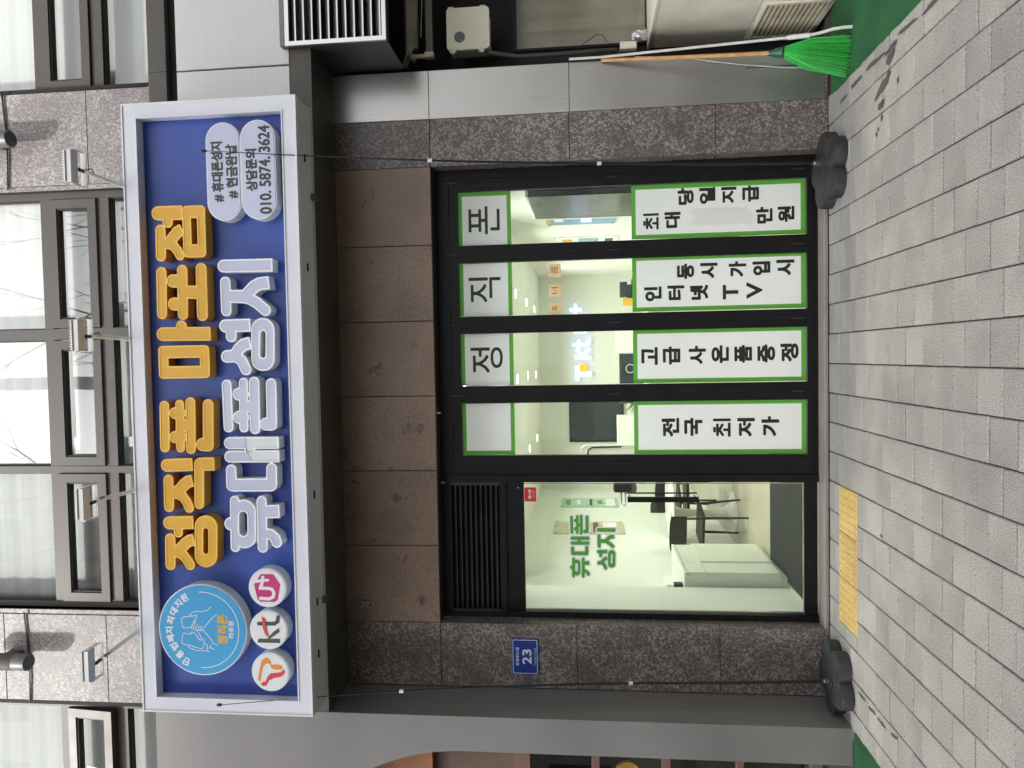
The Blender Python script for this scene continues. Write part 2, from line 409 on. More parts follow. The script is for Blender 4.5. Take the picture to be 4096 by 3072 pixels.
def sdf(strokes, X, Z, pts_tf=None):
    d = np.full(X.shape, 9.0); cut = np.full(X.shape, 9.0)
    for k, P, r in strokes:
        if k in (5, 6):
            (x0, z0), (x1, z1) = P; qx = np.abs(X-(x0+x1)/2)-(x1-x0)/2+r; qz = np.abs(Z-(z0+z1)/2)-(z1-z0)/2+r
            e = np.hypot(np.maximum(qx, 0), np.maximum(qz, 0))+np.minimum(np.maximum(qx, qz), 0)-r
            if k == 5: d = np.minimum(d, e)
            else: cut = np.minimum(cut, e)
            continue
        e = np.full(X.shape, 9.0)
        for (ax, az_), (bx_, bz) in zip(P[:-1], P[1:]):
            vx, vz = bx_-ax, bz-az_; L2 = vx*vx+vz*vz+1e-12
            t = np.clip(((X-ax)*vx+(Z-az_)*vz)/L2, 0, 1); e = np.minimum(e, np.hypot(X-ax-t*vx, Z-az_-t*vz)-r)
        if k in (1, 3):
            (ax, az_), (bx_, bz) = P[-2], P[-1]; L = math.hypot(bx_-ax, bz-az_)
            e = np.maximum(e, ((X-bx_)*(bx_-ax)+(Z-bz)*(bz-az_))/L)
        if k == 3:
            (ax, az_), (bx_, bz) = P[1], P[0]; L = math.hypot(bx_-ax, bz-az_)
            e = np.maximum(e, ((X-bx_)*(bx_-ax)+(Z-bz)*(bz-az_))/L)
        if k == 2: cut = np.minimum(cut, e)
        else: d = np.minimum(d, e)
    return np.maximum(d, -cut)
def contours(F, x0, z0, h):
    """marching squares -> closed loops where F < 0"""
    nx, nz = F.shape; nxt = {}; pos = {}
    def edge(i, j, k):
        a = F[i, j]; b = F[i+1, j] if k == 0 else F[i, j+1]; t = a/(a-b); key = (i, j, k)
        pos[key] = (x0+(i+(t if k == 0 else 0))*h, z0+(j+(t if k == 1 else 0))*h); return key
    ins = F < 0
    for i in range(nx-1):
        for j in range(nz-1):
            a, b, c, d = ins[i, j], ins[i+1, j], ins[i+1, j+1], ins[i, j+1]; code = a+2*b+4*c+8*d
            if code in (0, 15): continue
            e0 = lambda: edge(i, j, 0); e1 = lambda: edge(i+1, j, 1); e2 = lambda: edge(i, j+1, 0); e3 = lambda: edge(i, j, 1)
            T = {1: [(e3, e0)], 2: [(e0, e1)], 3: [(e3, e1)], 4: [(e1, e2)], 5: [(e3, e0), (e1, e2)], 6: [(e0, e2)], 7: [(e3, e2)], 8: [(e2, e3)], 9: [(e2, e0)], 10: [(e0, e1), (e2, e3)], 11: [(e2, e1)], 12: [(e1, e3)], 13: [(e1, e0)], 14: [(e0, e3)]}[code]
            for p, q in T: nxt[p()] = q()
    loops = []
    while nxt:
        s = next(iter(nxt)); lp = []; k = s
        while k in nxt: lp.append(pos[k]); k = nxt.pop(k)
        if len(lp) < 6: continue
        out = [lp[0]]
        for n in range(1, len(lp)):                       # drop points that lie on a straight run
            p, q, r = out[-1], lp[n], lp[(n+1) % len(lp)]
            ar = abs((q[0]-p[0])*(r[1]-p[1])-(q[1]-p[1])*(r[0]-p[0])); L = math.hypot(r[0]-p[0], r[1]-p[1])+1e-9
            if ar/L > h*.06 or L > .06: out.append(q)
        loops.append(out)
    return loops
def stroke_loops(strokes, inset=0.0, h=.004):
    xs = [q[0] for k, P, r in strokes for q in P]; zs = [q[1] for k, P, r in strokes for q in P]
    pad = max(r for k, P, r in strokes)+.03+max(0, -inset)
    x0, x1, z0, z1 = min(xs)-pad, max(xs)+pad, min(zs)-pad, max(zs)+pad
    gx = np.arange(x0, x1, h); gz = np.arange(z0, z1, h)
    X, Z = np.meshgrid(gx, gz, indexing='ij'); return contours(sdf(strokes, X, Z)+inset, x0, z0, h)
def circle(cx, cz, r, n=48): return [(cx+r*math.cos(2*math.pi*k/n), cz+r*math.sin(2*math.pi*k/n)) for k in range(n)]
def pill(x0, x1, z0, z1, n=16):
    r = (z1-z0)/2; cz = (z0+z1)/2
    return [(x1-r+r*math.sin(math.pi*k/n), cz-r*math.cos(math.pi*k/n)) for k in range(n+1)]+[(x0+r-r*math.sin(math.pi*k/n), cz+r*math.cos(math.pi*k/n)) for k in range(n+1)]
def rrect(x0, x1, z0, z1, r, n=5):
    out = []
    for cx, cz, a in ((x1-r, z0+r, -90), (x1-r, z1-r, 0), (x0+r, z1-r, 90), (x0+r, z0+r, 180)):
        out += [(cx+r*math.cos(R(a+90*k/n)), cz+r*math.sin(R(a+90*k/n))) for k in range(n+1)]
    return out

# ================================================================== GROUND
ground = part('ground', MB().quad((-150, -150, -.03), (150, -150, -.03), (150, 150, -.03), (-150, 150, -.03)), 'asphalt', kind='structure')
pave = part('pavement', MB().box(-9, 9, -4.2, .10, -.028, -.010), 'joint_dirt', kind='structure')
GX0, GW, GY0, GD = .3286, .2026, -.0985, .2006
TX0, TX1, TY0, TY1 = -1.802, -.887, -.515, -.197            # tactile strip
def paver_vf(w, d, c=.0045, h=.014):
    m = MB(); a, b = w/2, d/2
    m.v = [(-a, -b, -h), (a, -b, -h), (a, b, -h), (-a, b, -h), (-a, -b, -c), (a, -b, -c), (a, b, -c), (-a, b, -c), (-a+c, -b+c, 0), (a-c, -b+c, 0), (a-c, b-c, 0), (-a+c, b-c, 0)]
    for k in (0, 4):
        for i in range(4): j = (i+1) % 4; m.f.append((k+i, k+j, k+4+j, k+4+i))
    m.f.append((8, 9, 10, 11)); return m
paver_meshes = {}; far_pavers = MB(); n_pav = 0
rng = random.Random(11)
for n in range(-44, 44):
    xa, xb = GX0+n*GW, GX0+(n+1)*GW
    ph = GY0-(GD/2 if n % 2 else 0)
    ys = [.0]+[y for y in (ph+.1-GD*k for k in range(-1, 24)) if -4.2 < y < -.035]
    for y1, y0 in zip(ys[:-1], ys[1:]):
        segs = [(xa, xb, y0, y1)]
        if xa < TX1-.01 and xb > TX0+.01 and y0 < TY1 and y1 > TY0:
            segs = []
            if y1 > TY1+.012: segs.append((xa, xb, TY1, y1))
            if y0 < TY0-.012: segs.append((xa, xb, y0, TY0))
            if xa < TX0-.02: segs.append((xa, TX0, max(y0, TY0), min(y1, TY1)))
        for (p, q, r, s) in segs:
            w, d = q-p-.008+rng.choice((0, .0015)), s-r-.0105+rng.choice((0, .002, .004))
            if w < .015 or d < .015: continue
            cx, cy, cz = (p+q)/2, (r+s)/2, rng.uniform(-.0018, .0012)
            if cx > 1.73 or cx < -2.42 and cy > -.44: continue
            if cx < -2.42: continue
            lim_r = 1.95-.32*(-cy); lim_l = -2.75+.50*(-cy)
            if cy < -2.35 or cx > lim_r+.35 or cx < lim_l-.3:
                far_pavers.add((paver_vf(w, d).v, paver_vf(w, d).f), (cx, cy, cz)); continue
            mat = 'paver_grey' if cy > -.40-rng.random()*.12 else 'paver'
            key = (round(w, 3), round(d, 3), mat)
            if key not in paver_meshes:
                mb = paver_vf(w, d); me = bpy.data.meshes.new('paver'); me.from_pydata(mb.v, [], mb.f); me.materials.append(MATS[mat]); paver_meshes[key] = me
            o = bpy.data.objects.new('paver', paver_meshes[key]); COL.objects.link(o); o.parent = pave
            o.location = (cx, cy, cz); o.rotation_euler = (rng.uniform(-.006, .006), rng.uniform(-.006, .006), rng.uniform(-.006, .006)); n_pav += 1
part('outlying_pavers', far_pavers, 'paver', pave, kind='stuff')
# yellow tactile tiles with raised dots
tm = MB(); tm.add((paver_vf(.302, .314).v, paver_vf(.302, .314).f))
for i in range(6):
    for j in range(6):
        tm.lathe([(.017, -.001), (.016, .003), (.011, .0055)], -.125+.05*i, -.129+.0516*j, 8)
tme = None
for k in range(3):
    if tme is None:
        o = part('tactile_tile', tm, 'tactile', pave); tme = o.data
    else:
        o = bpy.data.objects.new('tactile_tile', tme); COL.objects.link(o); o.parent = pave
    o.location = (TX1-.1525-.305*k, (TY0+TY1)/2, .002)
STAINS = [(1.627, -.30, .06, .012, -1.5), (1.648, -.52, .10, .017, -1.55), (1.658, -.80, .13, .016, -1.6), (1.645, -1.03, .10, .018, -1.5), (1.668, -1.24, .12, .015, -1.62), (1.655, -1.50, .10, .013, -1.55), (1.60, -1.02, .06, .03, -1.3), (1.48, -.92, .15, .030, -1.2), (1.385, -.90, .05, .025, -1.4), (1.31, -.905, .022, .014, 0), (1.24, -.83, .016, .012, 1), (1.26, -.86, .012, .01, 1), (1.44, -1.12, .018, .014, 0), (-2.137, -.60, .07, .010, -1.6), (-2.148, -.76, .06, .011, -1.5), (-2.152, -.91, .06, .010, -1.6), (-2.138, -1.07, .05, .010, -1.4), (-1.06, -.90, .018, .009, 1.3)]
# wet marks with their own shape
def blob(cx, cy, rx, ry, rot, seed, n=16):
    g = random.Random(seed); pts = []
    for k in range(n):
        a = 2*math.pi*k/n; q = g.uniform(.65, 1.2); x, y = rx*q*math.cos(a), ry*q*math.sin(a)
        pts.append((cx+x*math.cos(rot)-y*math.sin(rot), cy+x*math.sin(rot)+y*math.cos(rot), .0035))
    return pts
for k, (cx, cy, rx, ry, ro) in enumerate(STAINS):
    part('stain', MB().poly(blob(cx, cy, rx, ry, ro, k)), 'stain_wet', pave)
# green turf mats
def turf(name, label, x0, x1, y0, y1):
    m = MB(); nx, ny = max(2, int((x1-x0)/.05)), max(2, int((y1-y0)/.05)); g = random.Random(3)
    for j in range(ny+1):
        for i in range(nx+1):
            ed = i in (0, nx) or j in (0, ny)
            m.v.append((x0+(x1-x0)*i/nx+(g.uniform(-.006, .006) if ed else 0), y0+(y1-y0)*j/ny, .002+(0 if ed else .008+g.uniform(0, .004))))
    for j in range(ny):
        for i in range(nx): a = j*(nx+1)+i; m.f.append((a, a+1, a+nx+2, a+nx+1))
    o = part(name, m, 'turf', smooth=True); return props(o, label, 'turf mat')
turf('turf_mat', 'green artificial turf mat under the broom and cream cabinet', 1.725, 4.2, -2.6, -.075)
turf('turf_mat', 'strip of green artificial turf in front of the grey arched pillar', -4.6, -2.425, -2.6, -.455)

# ================================================================== BUILDING
B = thing('shop_building', 'stone-clad building with a black-framed phone shop below and brown-framed windows above', 'building')
# --- ground floor stone
wall_b = part('stone_wall', MB().box(-2.44, -1.951, .03, .20, 0, 3.50).box(1.402, 1.74, .03, .20, 0, 3.50).box(-1.951, 1.402, .03, .20, 2.78, 3.50), 'black_void', B)
ZR = [.0, .751, 1.767, 2.7735, 3.507]
for x0, x1 in ((-2.418, -1.945), (1.396, 1.735)):
    for z0, z1 in zip(ZR[:-1], ZR[1:]):
        part('stone_panel', MB().cbox(x0, x1-.001, 0, .03, z0+.002, z1-.002, .002), 'stone_dark', wall_b, origin=((x0+x1)/2, 0, z0))
        xr0, xr1 = (x1-.02, x1+.0005) if x0 < 0 else (x0-.0005, x0+.02)
        if z1 < 2.9: part('reveal_panel', MB().box(xr0+.001 if x0 > 0 else xr0, xr1, .031, .15, z0+.002, z1-.002), 'stone_dark', wall_b, origin=((xr0+xr1)/2, .09, z0))
LX = [1.396, .832, .282, -.266, -.816, -1.373, -1.945]
for a, b in zip(LX[1:], LX[:-1]):
    part('lintel_panel', MB().cbox(a+.0025, b-.0025, 0.001, .03, 2.776, 3.507, .002), 'stone_beige', wall_b, origin=((a+b)/2, 0, 2.776))
part('threshold', MB().cbox(-1.944, 1.395, .004, .30, .0, .028, .004), 'stone_sill', B)
box('lintel_soffit', (-1.944, 1.395, .031, .15, 2.774, 2.779), 'black_void', B)
bk = MB().box(-1.842, -1.790, -.012, -.0005, 3.265, 3.402); br = part('wall_bracket', bk, 'stone_sill', B)
for zz in (3.295, 3.375): part('bolt', MB().tube([(-1.815, -.013, zz), (-1.815, -.03, zz)], .009, 6), 'spot_grey', br)
# --- brushed steel panels right of the stone
for z0, z1 in ((.02, 1.762), (1.765, 2.772), (2.775, 3.505)):
    part('steel_panel', MB().cbox(1.7365, 2.078, -.003, .03, z0, z1, .002), 'steel', B)
box('steel_return', (2.0785, 2.082, -.003, .45, .02, 3.505), 'black_void', B)
part('stone_plinth', MB().cbox(1.736, 2.085, -.006, .03, .0, .0185, .002), 'stone_dark', B)
# --- grey metal column and arch on the left, fascia over everything
PX = -2.425
arch = [(-2.668, 0), (-2.665, 2.2), (-2.664, 2.594), (-2.678, 2.74), (-2.70, 2.86), (-2.725, 2.962), (-2.762, 3.07), (-2.806, 3.176), (-2.90, 3.33), (-3.05, 3.48), (-3.35, 3.62), (-3.8, 3.70)]
front = MB()
for (xa, za), (xb, zb) in zip(arch[:-1], arch[1:]):
    front.quad((xa, -.44, za), (PX, -.44, za), (PX, -.44, zb), (xb, -.44, zb))
    front.quad((xa, -.44, za), (xb, -.44, zb), (xb, .10, zb), (xa, .10, za))
front.quad((-3.8, -.44, 3.70), (PX, -.44, 3.70), (PX, -.44, 4.748), (-3.8, -.44, 4.748))
front.quad((-3.8, -.44, 4.748), (PX, -.44, 4.748), (PX, -.30, 4.748), (-3.8, -.30, 4.748))
colm = part('column_front', front, 'metal_grey', B)
part('column_side', MB().quad((PX, -.4398, 0), (PX, .03, 0), (PX, .03, 3.62), (PX, -.4398, 3.62)), 'metal_grey_side', B)
fas = part('fascia_beam', MB().box(-2.4245, 3.4, -.438, -.30, 3.478, 3.625), 'dark_beam', B)
part('soffit', MB().box(-4.4, 3.7, -.30, .55, 3.49, 3.51), 'soffit', B)
for i, (x0, x1) in enumerate(((-2.42, -1.95), (-1.945, -.27), (-.265, 1.42), (1.425, 2.07))): part('soffit_panel', MB().box(x0, x1, -.298, -.004, 3.482, 3.4895), 'dark_beam', B)
for x0, x1 in ((-2.4245, -.9), (-.896, .55), (.554, 2.0), (2.004, 3.4)):
    part('fascia_panel', MB().cbox(x0, x1-.006, -.44, -.30, 3.628, 4.428, .003), 'alu_panel', B)
box('fascia_gap', (-2.42, 3.4, -.40, -.30, 4.429, 4.497), 'black_void', B)
part('ledge', MB().cbox(-2.4245, 2.003, -.445, -.25, 4.498, 4.632, .003).cbox(2.005, 3.4, -.445, -.25, 4.498, 4.632, .003), 'frame_brown', B)
# --- second floor: stone piers
for x0, x1 in ((1.274, 1.917), (-2.413, -1.783)):
    pier = part('upper_wall', MB().box(-2.45, -1.75, -.40, -.25, 4.64, 7) if x0 < 0 else MB().box(1.24, 1.955, -.40, -.25, 4.64, 7), 'black_void', B)
    for z0, z1 in ((4.634, 5.110), (5.114, 5.90), (5.904, 7.0)):
        part('stone_panel', MB().cbox(x0, x1, -.42, -.402, z0, z1, .002), 'stone_upper', pier, origin=(x0, -.42, z0))
    xe = x0 if x0 > 0 else x1
    xa, xb = (xe-.033, xe-.004) if x0 > 0 else (xe+.004, xe+.033)
    part('reveal_panel', MB().box(xa, xb, -.412, -.34, 4.634, 7.0), 'stone_upper', pier, origin=(xe, -.38, 4.634))
    cable = [(x0-.02, -.428, 5.72), (x0+.18, -.43, 5.71), (x0+.4, -.428, 5.715), (x1+.02, -.43, 5.735)]
    part('cable', MB().tube(cable, .006, 6), 'cable_black', pier)
# --- second floor windows
def upper_window(x0, x1, mull, open_sash=False):
    """mull: list of (glass left, glass right) bays"""
    zr = (4.66, 5.028, 5.112, 5.484, 5.548, 6.9); yf, yb = -.345, -.265
    fr = MB()
    xs = [x0]+[e for b in mull for e in b]+[x1]
    for i in range(0, len(xs), 2): fr.box(xs[i], xs[i+1], yf, yb, zr[0]-.02, zr[5])
    for a, b in mull:
        fr.box(a, b, yf+.004, yb, zr[1], zr[2]); fr.box(a, b, yf+.004, yb, zr[3], zr[4])
    w = part('upper_window', fr, 'frame_brown', B)
    for a, b in mull:
        for z0, z1 in ((zr[0]-.02, zr[1]), (zr[4], zr[5])):
            part('pane', MB().box(a, b, yb-.012, yb-.006, z0, z1), 'upper_glass', w)
            part('gasket', MB().box(a, a+.008, yf+.02, yb-.013, z0, z1).box(b-.008, b, yf+.02, yb-.013, z0, z1).box(a+.008, b-.008, yf+.02, yb-.013, z1-.008, z1), 'gasket', w)
        g = .062; s = MB(); a2, b2, z0, z1 = a+.006, b-.006, zr[2]+.005, zr[3]-.005
        s.box(a2, a2+g, yf-.014, yb-.02, z0, z1).box(b2-g, b2, yf-.014, yb-.02, z0, z1).box(a2+g, b2-g, yf-.0135, yb-.02, z0, z0+g).box(a2+g, b2-g, yf-.0135, yb-.02, z1-g, z1)
        pn = MB().box(a2+g, b2-g, yf+.03, yf+.036, z0+g, z1-g)
        gk = MB().box(a2+g, a2+g+.012, yf-.004, yf+.03, z0+g, z1-g).box(b2-g-.012, b2-g, yf-.004, yf+.03, z0+g, z1-g).box(a2+g+.012, b2-g-.012, yf-.004, yf+.03, z1-g-.012, z1-g)
        if open_sash:
            def tilt(mb):
                an = R(6); out = []
                for x, y, z in mb.v:
                    dz, dy = z-z1, y-yf; out.append((x, yf+dy*math.cos(an)+dz*math.sin(an), z1+dz*math.cos(an)-dy*math.sin(an)))
                mb.v = out
            for q in (s, pn, gk): tilt(q)
        part('sash', s, 'frame_brown', w); part('pane', pn, 'upper_glass', w); part('gasket', gk, 'gasket', w)
        bl = MB(); nz = 46
        for i in range(nz+1):
            z = 4.62+(6.9-4.62)*i/nz; y = -.178+.006*math.sin(z*41)
            bl.v += [(a-.05, y, z), (b+.05, y, z)]
            if i: k = 2*i; bl.f.append((k-2, k-1, k+1, k))
        part('blind', bl, 'blind_band', w, smooth=True)
    return w
upper_window(-1.763, 1.245, [(-1.711, -.771), (-.722, .19), (.269, 1.192)])
upper_window(1.921, 3.3, [(1.95, 3.2)])
upper_window(-3.9, -2.417, [(-3.8, -2.492)], True)
box('upper_room', (-4.0, 3.4, -.05, .0, 4.6, 7.0), 'wall_white', B)
box('roof_slab', (-4.2, 4.0, -.40, 7.5, 7.0, 7.2), 'concrete', B)
box('party_wall', (-4.1, -3.9, .2, 7.4, 0, 7.0), 'concrete', B)
# --- shopfront: outer frame
YF0, YF1 = .130, .200
fr = MB()
fr.box(-1.944, 1.395, YF0+.012, YF1, 2.716, 2.772)                # head
fr.box(1.325, 1.395, YF0+.002, YF1, .029, 2.716)                  # right jamb
fr.box(-1.944, -1.90, YF0+.004, YF1, .029, 2.716)                 # left jamb
fr.box(-.925, -.872, YF0-.004, YF1, .029, 2.716)                  # post between door and folding panels
fr.box(-.872, 1.325, YF0+.006, YF1, 2.672, 2.716)
fr.box(-.872, 1.325, YF0+.006, YF1, .029, .052)
fr.box(-.872, -.791, YF0+.01, YF1-.0005, .052, 2.672).box(1.303, 1.325, YF0+.01, YF1, .052, 2.672)
fr.box(-1.90, -.925, YF0+.004, YF1, 2.285, 2.330)                 # transom bar
fr.box(-1.90, -.925, YF0+.012, YF1, 2.60+.096, 2.716)
for x in (.776, .25, -.27, -.79): fr.box(x-.014, x+.014, .1915, .1990, .053, 2.668)   # added unseen strips that block light leaking through the folding joints
part('shopfront_frame', fr, 'frame_black', B)
# louvred vent above the door
lv = part('louver_vent', MB().box(-1.90, -1.885, YF0+.002, YF1, 2.33, 2.696).box(-.947, -.925, YF0+.002, YF1, 2.33, 2.696).box(-1.9, -.925, YF1-.004, YF1, 2.33, 2.696), 'frame_dark', B)
for k in range(9):
    z = 2.352+.0385*k
    part('louver_slat', MB().poly([(-1.885, YF0+.006, z), (-.947, YF0+.006, z), (-.947, YF0+.006, z+.006), (-1.885, YF0+.006, z+.006)]).poly([(-1.885, YF0+.006, z+.006), (-.947, YF0+.006, z+.006), (-.947, YF0+.055, z+.034), (-1.885, YF0+.055, z+.034)]).poly([(-1.885, YF0+.006, z), (-1.885, YF0+.055, z+.028), (-.947, YF0+.055, z+.028), (-.947, YF0+.006, z)]), 'frame_dark', lv)
# folding panels
SE = [1.303, .776, .25, -.27, -.79]
for i in range(4):
    b_, a_ = SE[i]-.002, SE[i+1]+.002; g = .062
    p = MB().box(a_, a_+g, YF0+.012, YF1-.01, .053, 2.668).box(b_-g, b_, YF0+.012, YF1-.01, .053, 2.668)
    p.box(a_+g, b_-g, YF0+.0135, YF1-.01, .053, .100).box(a_+g, b_-g, YF0+.0135, YF1-.01, 2.606, 2.668)
    fp = part('folding_panel', p, 'frame_black', B)
    part('pane', MB().box(a_+g-.002, b_-g+.002, .168, .174, .098, 2.608), 'shop_glass', fp)
    part('seam', MB().box(a_-.001, a_+.002, YF0+.009, YF0+.012, .053, 2.668), 'frame_dark', fp)
    for zz in ((.12, 1.42, 2.60) if i in (0, 1, 3) else (.12, 1.42)):
        part('hinge', MB().tube([(b_, YF0+.008, zz), (b_, YF0+.008, zz+.085)], .007, 6), 'frame_dark', fp)
# entrance door
dr = part('entrance_door', MB().box(-1.885, -.935, .160, .170, .126, 2.15), 'shop_glass', B)
part('bottom_rail', MB().box(-1.898, -.927, YF0+.02, YF1-.02, .030, .126), 'frame_black', dr); part('top_rail', MB().box(-1.898, -.927, YF0+.022, YF1-.02, 2.15, 2.283), 'frame_black', dr)
part('edge_strip', MB().box(-.941, -.936, .155, .176, .126, 2.15).box(-1.886, -1.881, .155, .176, .126, 2.15).box(-1.881, -.941, .156, .175, .126, .131), 'chrome', dr)
part('weather_strip', MB().box(-1.88, -.93, YF0+.014, YF0+.02, .029, .034), 'alu_panel', dr)
hd = part('handle', MB().box(-1.066, -1.028, .092, .112, .876, 1.386), 'frame_black', dr)
part('handle_bracket', MB().tube([(-.985, .150, 1.402), (-1.06, .105, 1.402), (-1.085, .100, 1.402), (-1.095, .100, 1.415), (-1.085, .100, 1.43), (-1.06, .105, 1.43), (-.985, .150, 1.43)], .006, 8).tube([(-1.03, .112, 1.37), (-1.03, .16, 1.37)], .007).tube([(-1.03, .112, .90), (-1.03, .16, .90)], .007), 'chrome', dr)
part('inner_handle', MB().box(-1.022, -1.012, .19, .20, .876, 1.386), 'frame_black', dr)
v_, f_ = extrude_loops([rrect(-1.000, -.933, 1.318, 1.487, .02)], .158, .118)
lk = part('digital_lock', (v_, f_), 'spot_grey', dr)
v_, f_ = extrude_loops([rrect(-.993, -.940, 1.355, 1.478, .012)], .1175, .115)
part('lock_cover', (v_, f_), 'gasket', dr)
part('door_screw', MB().tube([(-.968, YF0+.022, 2.19), (-.968, YF0+.015, 2.19)], .006, 8), 'chrome', dr)
part('pivot_clip', MB().box(-.93, -.915, .10, .125, 2.74, 2.77).box(-.40, -.385, .02, .05, 2.745, 2.774), 'stone_sill', B)

# ================================================================== SIGNBOARD
S0, S1, SZ0, SZ1 = -2.311, 1.690, 3.483, 4.652          # outer frame
I0, I1, IZ0, IZ1 = -2.217, 1.599, 3.576, 4.556          # inner opening
SY, SP, SB, LF = -.72, -.648, -.47, -.733
sign = thing('shop_sign', 'long blue signboard with raised yellow and white Korean letters in a white frame', 'signboard', (0, SB, SZ0))
def mitre(o, i, a, b):
    """one side of the frame as a mitred bar: outer edge o[a]-o[b], inner edge i[a]-i[b]"""
    m = MB(); p = [o[a], o[b], i[b], i[a]]
    f = [(x, SY, z) for x, z in p]; k = [(x, SB, z) for x, z in (o[a], o[b])]+[(x, SP+.001, z) for x, z in (i[b], i[a])]
    m.quad(*f)
    for n in range(4): m.quad(f[n], f[(n+1) % 4], k[(n+1) % 4], k[n])
    return m
oc = [(S0, SZ0), (S1, SZ0), (S1, SZ1), (S0, SZ1)]; ic = [(I0, IZ0), (I1, IZ0), (I1, IZ1), (I0, IZ1)]
g = .0012
for a, b in ((0, 1), (1, 2), (2, 3), (3, 0)):
    fb = part('frame_bar', mitre(oc, ic, a, b), 'sign_white', sign)
# slim bead on the front edges of the frame
def ring(o, i, y0, y1):
    m = MB()
    for n in range(4):
        k = (n+1) % 4; m.quad((o[n][0], y0, o[n][1]), (o[k][0], y0, o[k][1]), (i[k][0], y0, i[k][1]), (i[n][0], y0, i[n][1]))
        m.quad((o[n][0], y0, o[n][1]), (o[k][0], y0, o[k][1]), (o[k][0], y1, o[k][1]), (o[n][0], y1, o[n][1]))
        m.quad((i[n][0], y0, i[n][1]), (i[k][0], y0, i[k][1]), (i[k][0], y1, i[k][1]), (i[n][0], y1, i[n][1]))
    return m
def rect(x0, x1, z0, z1): return [(x0, z0), (x1, z0), (x1, z1), (x0, z1)]
part('edge_bead', ring(rect(S0-.004, S1+.004, SZ0-.004, SZ1+.004), rect(S0+.006, S1-.006, SZ0+.006, SZ1-.006), SY-.006, SY+.03), 'letter_trim', sign)
part('edge_bead', ring(rect(I0-.006, I1+.006, IZ0-.006, IZ1+.006), rect(I0+.002, I1-.002, IZ0+.002, IZ1-.002), SY-.005, SY+.01), 'letter_trim', sign)
back_box = part('back_box', MB().box(S0+.006, S1-.006, SP+.03, SB, SZ0+.002, SZ1-.002), 'sign_box', sign)
part('rear_lip', MB().box(S0+.002, S1-.002, SB+.002, SB+.012, SZ0-.012, SZ1), 'sign_box', sign)
part('panel', MB().box(I0+.0025, I1-.0025, SP, SP+.029, IZ0+.0025, IZ1-.0025), 'sign_blue', sign)
for x in (-1.95, -1.60, .02-.9, .62, 1.33): part('drain_clip', MB().box(x-.025, x+.025, -.60, -.585, SZ0-.007, SZ0+.001), 'gasket', sign)
for x in (-1.62, 1.10): part('mount_arm', MB().box(x-.022, x+.022, SB-.03, -.435, SZ0-.024, SZ0-.001), 'spot_grey', sign)
